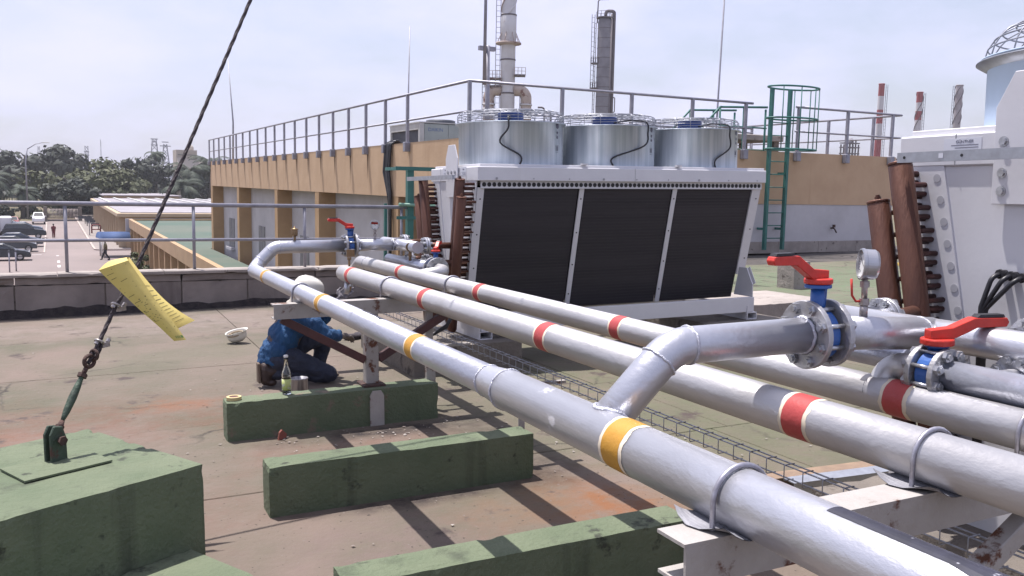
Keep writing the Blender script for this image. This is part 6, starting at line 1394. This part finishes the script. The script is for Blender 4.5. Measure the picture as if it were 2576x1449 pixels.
mb = MB(); hand(mb, haL, haL-elL+V(0.06, 0, 0.02), (-0.3, -0.9, 0.2), 1.15, 0.55); mb.tube([haL.lerp(elL, 0.3), haL], [0.033, 0.027], 10); mb.build('glove', glove2, wk, remesh=0.005)
def hard_hat(mb, c, fwd, up, s=1.0):
    up = V(up).normalized(); f = (V(fwd)-up*V(fwd).dot(up)).normalized(); sd = up.cross(f); n = 36; rows = [(1.0, 0.0), (1.0, 0.25), (0.96, 0.5), (0.85, 0.75), (0.65, 0.93), (0.35, 1.03), (0.001, 1.06)]
    vs = []; fs = []
    def pt(k, r_, h_):
        a = 2*math.pi*k/n; return V(c)+(f*math.cos(a)*0.135+sd*math.sin(a)*0.110)*r_*s+up*h_*0.125*s
    pr = [(1.0, -0.02)]+rows
    brim = [pt(k, 1.07+0.17*max(0, math.cos(2*math.pi*k/n))**3, -0.10-0.06*max(0, math.cos(2*math.pi*k/n))**2) for k in range(n)]
    vs = brim+[pt(k, r_, h_) for r_, h_ in rows for k in range(n)]
    for i in range(len(rows)):
        for k in range(n): k2 = (k+1) % n; fs.append((i*n+k, i*n+k2, (i+1)*n+k2, (i+1)*n+k))
    m_ = len(vs); inn = [V(c)+(p-V(c))*0.965+up*0.0 for p in vs]; vs2 = vs+inn; fs2 = fs+[tuple(m_+i for i in reversed(q)) for q in fs]+[(k, m_+k, m_+(k+1) % n, (k+1) % n) for k in range(n)]
    mb.add(vs2, fs2, True)
    for o_ in (-0.022, 0.0, 0.022): mb.tube([V(c)+sd*o_*s+f*x_*s+up*(z_+0.003)*s for x_, z_ in ((-0.11, 0.085), (-0.06, 0.122), (0.0, 0.131), (0.06, 0.122), (0.11, 0.085))], 0.005*s, 6)
mb = MB(); hard_hat(mb, HD+V(0.005, 0, 0.030), (0.92, 0, -0.38), (0.38, 0, 0.92), 0.98); mb.build('hard_hat', hatm, wk)
mb = MB(); mb.tube([HD+V(-0.075, 0, 0.02), HD+V(-0.085, 0, -0.06), NK+V(-0.075, 0, -0.01)], [0.055, 0.065, 0.075], 14); mb.build('neck_cloth', clothm, wk, remesh=0.009)
hh = thing('hard_hat', (1.36, 9.69, 0), 'cream hard hat lying upside down on the roof', 'hard hat')
mb = MB(); hard_hat(mb, (1.36, 9.66, 0.118), (0.85, -0.40, 0.30), (0.25, 0.10, -0.96), 0.80); mb.build('shell', hatm, hh)
mb = MB(); mb.ring((1.352, 9.655, 0.100), (0.25, 0.10, -0.96), 0.082, 0.008, 24, 6)
for k in range(3): a = k*math.pi/3; mb.tube([V(1.352, 9.655, 0.098)+V(math.cos(a), math.sin(a), 0)*0.080*t_+V(0, 0, -0.05*(1-t_*t_)) for t_ in (-1, -.6, -.2, .2, .6, 1)], 0.006, 6)
mb.build('harness', pm('hat_harness', (0.38, 0.30, 0.20), (0.28, 0.22, 0.15), 8, 0.8), hh)
# brush in the raised hand
pb = thing('paint_brush', haL+V(0.05, -0.02, 0.08), 'silver-loaded paint brush in the raised striped glove', 'brush')
q = haL+V(0.075, -0.045, 0.055); MB().tube([q, q+V(0.02, -0.02, 0.07)], [0.010, 0.013], 8).build('handle', pm('brush_wood', (0.30, 0.18, 0.08), None, 4, 0.5), pb); MB().bar(q+V(0.02, -0.02, 0.07), q+V(0.027, -0.028, 0.115), 0.055, 0.018).build('bristles', silver_wet, pb)

# ------------------------------------------------------------------ small things round the worker
glass = pm('clear_glass', (0.90, 0.94, 0.92), None, 3, 0.03, 0, trans=1.0, rnd=False)
bt = thing('glass_bottle', (1.145, 5.885, 0.255), 'clear glass bottle with pale green label on the far green sleeper', 'bottle')
q = V(1.145, 5.885, 0.2565); prof = [(0.001, 0.0), (0.027, 0.0), (0.030, 0.004), (0.030, 0.135), (0.027, 0.155), (0.0145, 0.190), (0.0125, 0.235), (0.014, 0.238), (0.014, 0.248), (0.0105, 0.248), (0.0098, 0.19), (0.024, 0.153), (0.0272, 0.133), (0.0272, 0.008), (0.001, 0.007)]
MB().lathe(prof, q, (0, 0, 1), 28).build('glass', glass, bt)
MB().lathe([(0.0305, 0.03), (0.0307, 0.03), (0.0307, 0.105), (0.0305, 0.105)], q, (0, 0, 1), 28).build('label', pm('bottle_label', (0.60, 0.61, 0.55), (0.45, 0.50, 0.18), 22, 0.6, contrast=(0.46, 0.54)), bt)
MB().disc(q+V(0, 0, 0.2485), (0, 0, 1), 0.0155, 0.017, 16, 0.003).build('cap', pm('white_plastic', (0.70, 0.69, 0.67), None, 3, 0.4), bt)
cn = thing('paint_can', (1.41, 6.75, 0), 'open tin of silver paint beside the worker', 'paint can')
q = V(1.405, 6.72, 0.0); MB().lathe([(0.001, 0.001), (0.064, 0.001), (0.064, 0.175), (0.067, 0.177), (0.067, 0.183), (0.060, 0.183), (0.060, 0.01)], q, (0, 0, 1), 32).build('tin', pm('dribbled_tin', (0.46, 0.45, 0.46), (0.16, 0.15, 0.17), 16, 0.4, 0.5, stretch=(3, 3, 0.3)), cn); MB().disc(q+V(0, 0, 0.145), (0, 0, 1), 0.0595, 0.004, 28).build('paint', silver_wet, cn)
tpn = thing('tape_roll', (0.80, 5.865, 0.255), 'flat roll of cream tape on the end of the far green sleeper', 'tape'); q = V(0.80, 5.865, 0.2565)
MB().lathe([(0.030, 0), (0.048, 0), (0.048, 0.022), (0.030, 0.022), (0.030, 0)], q, (0, 0, 1), 32, False).build('tape', pm('tape_cream', (0.50, 0.40, 0.20), None, 4, 0.6), tpn, bevel=0.001); MB().disc(q+V(0, 0, 0.001), (0, 0, 1), 0.0298, 0.017, 24).build('core', pm('tape_core', (0.10, 0.035, 0.03), None, 4, 0.7), tpn)
mb = MB(); rnd = random.Random(4)
for k in range(7): mb.sphere((2.52+0.05*k+rnd.uniform(-.02, .02), 9.40+rnd.uniform(-.05, .05), 0.03), 0.07, 0.05, 0.035+0.01*rnd.random())
t = mb.build('dark_rag', pm('dark_cloth', (0.03, 0.026, 0.032), (0.06, 0.05, 0.055), 10, 0.9, 0, 0.8, 20), None, origin=(2.67, 9.4, 0), remesh=0.012); tag(t, 'crumpled dark rag on the roof right of the worker', 'rag')
t = MB().prism([(-0.03, 0), (0.02, 0), (0.035, 0.03), (0.0, 0.065), (-0.02, 0.05)], (1.07, 5.70, 0.0), (0.9, 0.4, 0), (0, 0, 1), 0.015).build('tile_shard', pm('shard_red', (0.24, 0.07, 0.05), (0.18, 0.06, 0.045), 10, 0.8), None, origin=(1.07, 5.7, 0)); tag(t, 'small red-brown shard leaning at the foot of the far sleeper', 'shard')
cl_ = thing('cable_loop', (2.45, 6.25, 0.55), 'loop of black cables hanging below the far pipe support', 'cables')
for k in range(3): MB().tube([(2.28+0.025*k, 6.3, 0.78), (2.42, 6.28+0.02*k, 0.74), (2.50-0.01*k, 6.26, 0.66), (2.44, 6.25, 0.57+0.012*k), (2.30, 6.25, 0.51), (2.1, 6.3, 0.49)], 0.009, 7).build('cable', cablem, cl_)
# debris: scraps and paint flakes nobody could count
rnd = random.Random(12); mb = MB()
for k in range(420):
    x, y = rnd.choice(((rnd.uniform(-3, 5), rnd.uniform(2.4, 12.3)), (rnd.gauss(1.9, 0.5), rnd.gauss(7.6, 0.6)), (rnd.gauss(1.6, 0.5), rnd.gauss(5.55, 0.12)), (rnd.gauss(2.9, 0.4), rnd.gauss(5.0, 0.6))))
    s = rnd.uniform(0.004, 0.016); a = rnd.random()*6.28; z = 0.004
    mb.add([(x+s*math.cos(a+q_)*rnd.uniform(.5, 1), y+s*math.sin(a+q_)*rnd.uniform(.5, 1), z+rnd.uniform(0, 0.006)) for q_ in (0, 1.4, 2.9, 4.4)], [(0, 1, 2, 3)])
t = mb.build('floor_debris', pm('paint_flakes', (0.36, 0.33, 0.30), (0.09, 0.06, 0.05), 3.0, 0.9, rnd=False), None); t['kind'] = 'stuff'; tag(t, 'scattered paint flakes and grit on the roof floor', 'debris')
# weeds by the concrete stub
rnd = random.Random(9); mb = MB()
for k in range(260):
    a = rnd.random()*6.28; r_ = rnd.random()**0.5*0.5; p = V(9.2+1.3*r_*math.cos(a), 12.2+r_*math.sin(a), 0.0+rnd.random()*0.16); A, B = frame_of(V(rnd.gauss(0, 1), rnd.gauss(0, 1), 1)); s = rnd.uniform(0.02, 0.05)
    mb.add([p-A*s, p-B*s*0.5, p+A*s, p+B*s*0.5], [(0, 1, 2, 3)])
t = mb.build('weed_patch', leafmat('weed_leaf', (0.07, 0.12, 0.03), (0.12, 0.17, 0.05)), None, origin=(9.2, 12.2, 0)); tag(t, 'patch of green weeds on the paving right of the far cooler', 'weeds')
# ------------------------------------------------------------------ people in the street
FRAME[0] = 'far'
def walker(x, y, rz, top, legs, cap, label, H_=1.72, stride=0.28):
    t = thing('person', (x, y, G), label, 'person', 'people in the street'); M = Matrix.Translation((x, y, G)) @ Matrix.Rotation(rz, 4, 'Z') @ Matrix.Scale(H_/1.72, 4)
    P_ = lambda *a: M @ Vector(a)
    mb = MB(); mb.sphere(P_(0.02, 0, 1.60), 0.09, 0.08, 0.115); mb.sphere(P_(0.10, 0, 1.59), 0.02, 0.02, 0.025); mb.tube([P_(0, 0, 1.52), P_(0, 0, 1.42)], 0.055, 10); mb.tube([P_(0, 0, 1.42), P_(0, 0, 1.2), P_(0, 0, 0.95)], [0.10, 0.12, 0.12], 12)
    for s in (-1, 1): mb.tube([P_(0, s*0.17, 1.40), P_(-0.05*s, s*0.21, 1.13), P_(0.14*s+0.03, s*0.19, 0.90)], [0.05, 0.04, 0.032], 8); mb.sphere(P_(0.17*s+0.03, s*0.19, 0.84), 0.035, 0.025, 0.05); mb.tube([P_(0, s*0.09, 0.95), P_(0.06-0.1*s, s*0.09, 0.5), P_(-stride*s, s*0.09, 0.08)], [0.09, 0.06, 0.045], 10)
    mb.build('body', skin, t, remesh=0.02)
    mb = MB(); mb.sphere(P_(0, 0, 1.28), 0.135, 0.20, 0.20); mb.tube([P_(0, 0, 1.25), P_(0, 0, 0.90)], [0.165, 0.17], 14)
    for s in (-1, 1): mb.tube([P_(0, s*0.14, 1.40), P_(-0.03*s, s*0.20, 1.27), P_(-0.05*s, s*0.215, 1.12)], [0.075, 0.068, 0.06], 10)
    mb.build('shirt', top, t, remesh=0.02)
    mb = MB(); mb.sphere(P_(0, 0, 0.90), 0.14, 0.165, 0.12)
    for s in (-1, 1): mb.tube([P_(0, s*0.085, 0.90), P_(0.06-0.1*s, s*0.09, 0.5), P_(-stride*s, s*0.09, 0.10)], [0.105, 0.085, 0.07], 10)
    mb.build('trousers', legs, t, remesh=0.02)
    for s in (-1, 1): mb = MB(); mb.tube([P_(-stride*s-0.05, s*0.09, 0.05), P_(-stride*s+0.16, s*0.09, 0.035)], [0.05, 0.04], 10); mb.build('shoe', blackrubber, t)
    mb = MB(); mb.sphere(P_(0.01, 0, 1.655), 0.10, 0.09, 0.075); 
    if cap: mb.cbox(P_(0.13, 0, 1.65), 0.12, 0.14, 0.015, M.to_3x3())
    mb.build('cap' if cap else 'hair', blackrubber, t)
    return t
khaki = pm('khaki_shirt', (0.14, 0.12, 0.06), None, 3, 0.9); dkt = pm('dark_trousers', (0.022, 0.022, 0.03), None, 3, 0.9); maroon = pm('dark_red_cloth', (0.17, 0.028, 0.035), (0.13, 0.02, 0.03), 3, 0.9)
walker(4.05, 85.0, math.pi, khaki, dkt, True, 'man in dark cap and khaki shirt walking below the blue awning', 1.74, 0.30)
walker(0.08, 116.8, -math.pi/2, maroon, maroon, False, 'person in dark red walking down the middle of the street', 1.68, 0.12)
FRAME[0] = 'roof'
# ------------------------------------------------------------------ level frame for the town
bpy.context.view_layer.update()
for o in FARSET:
    if o.parent is None: o.matrix_world = LEVEL @ o.matrix_world
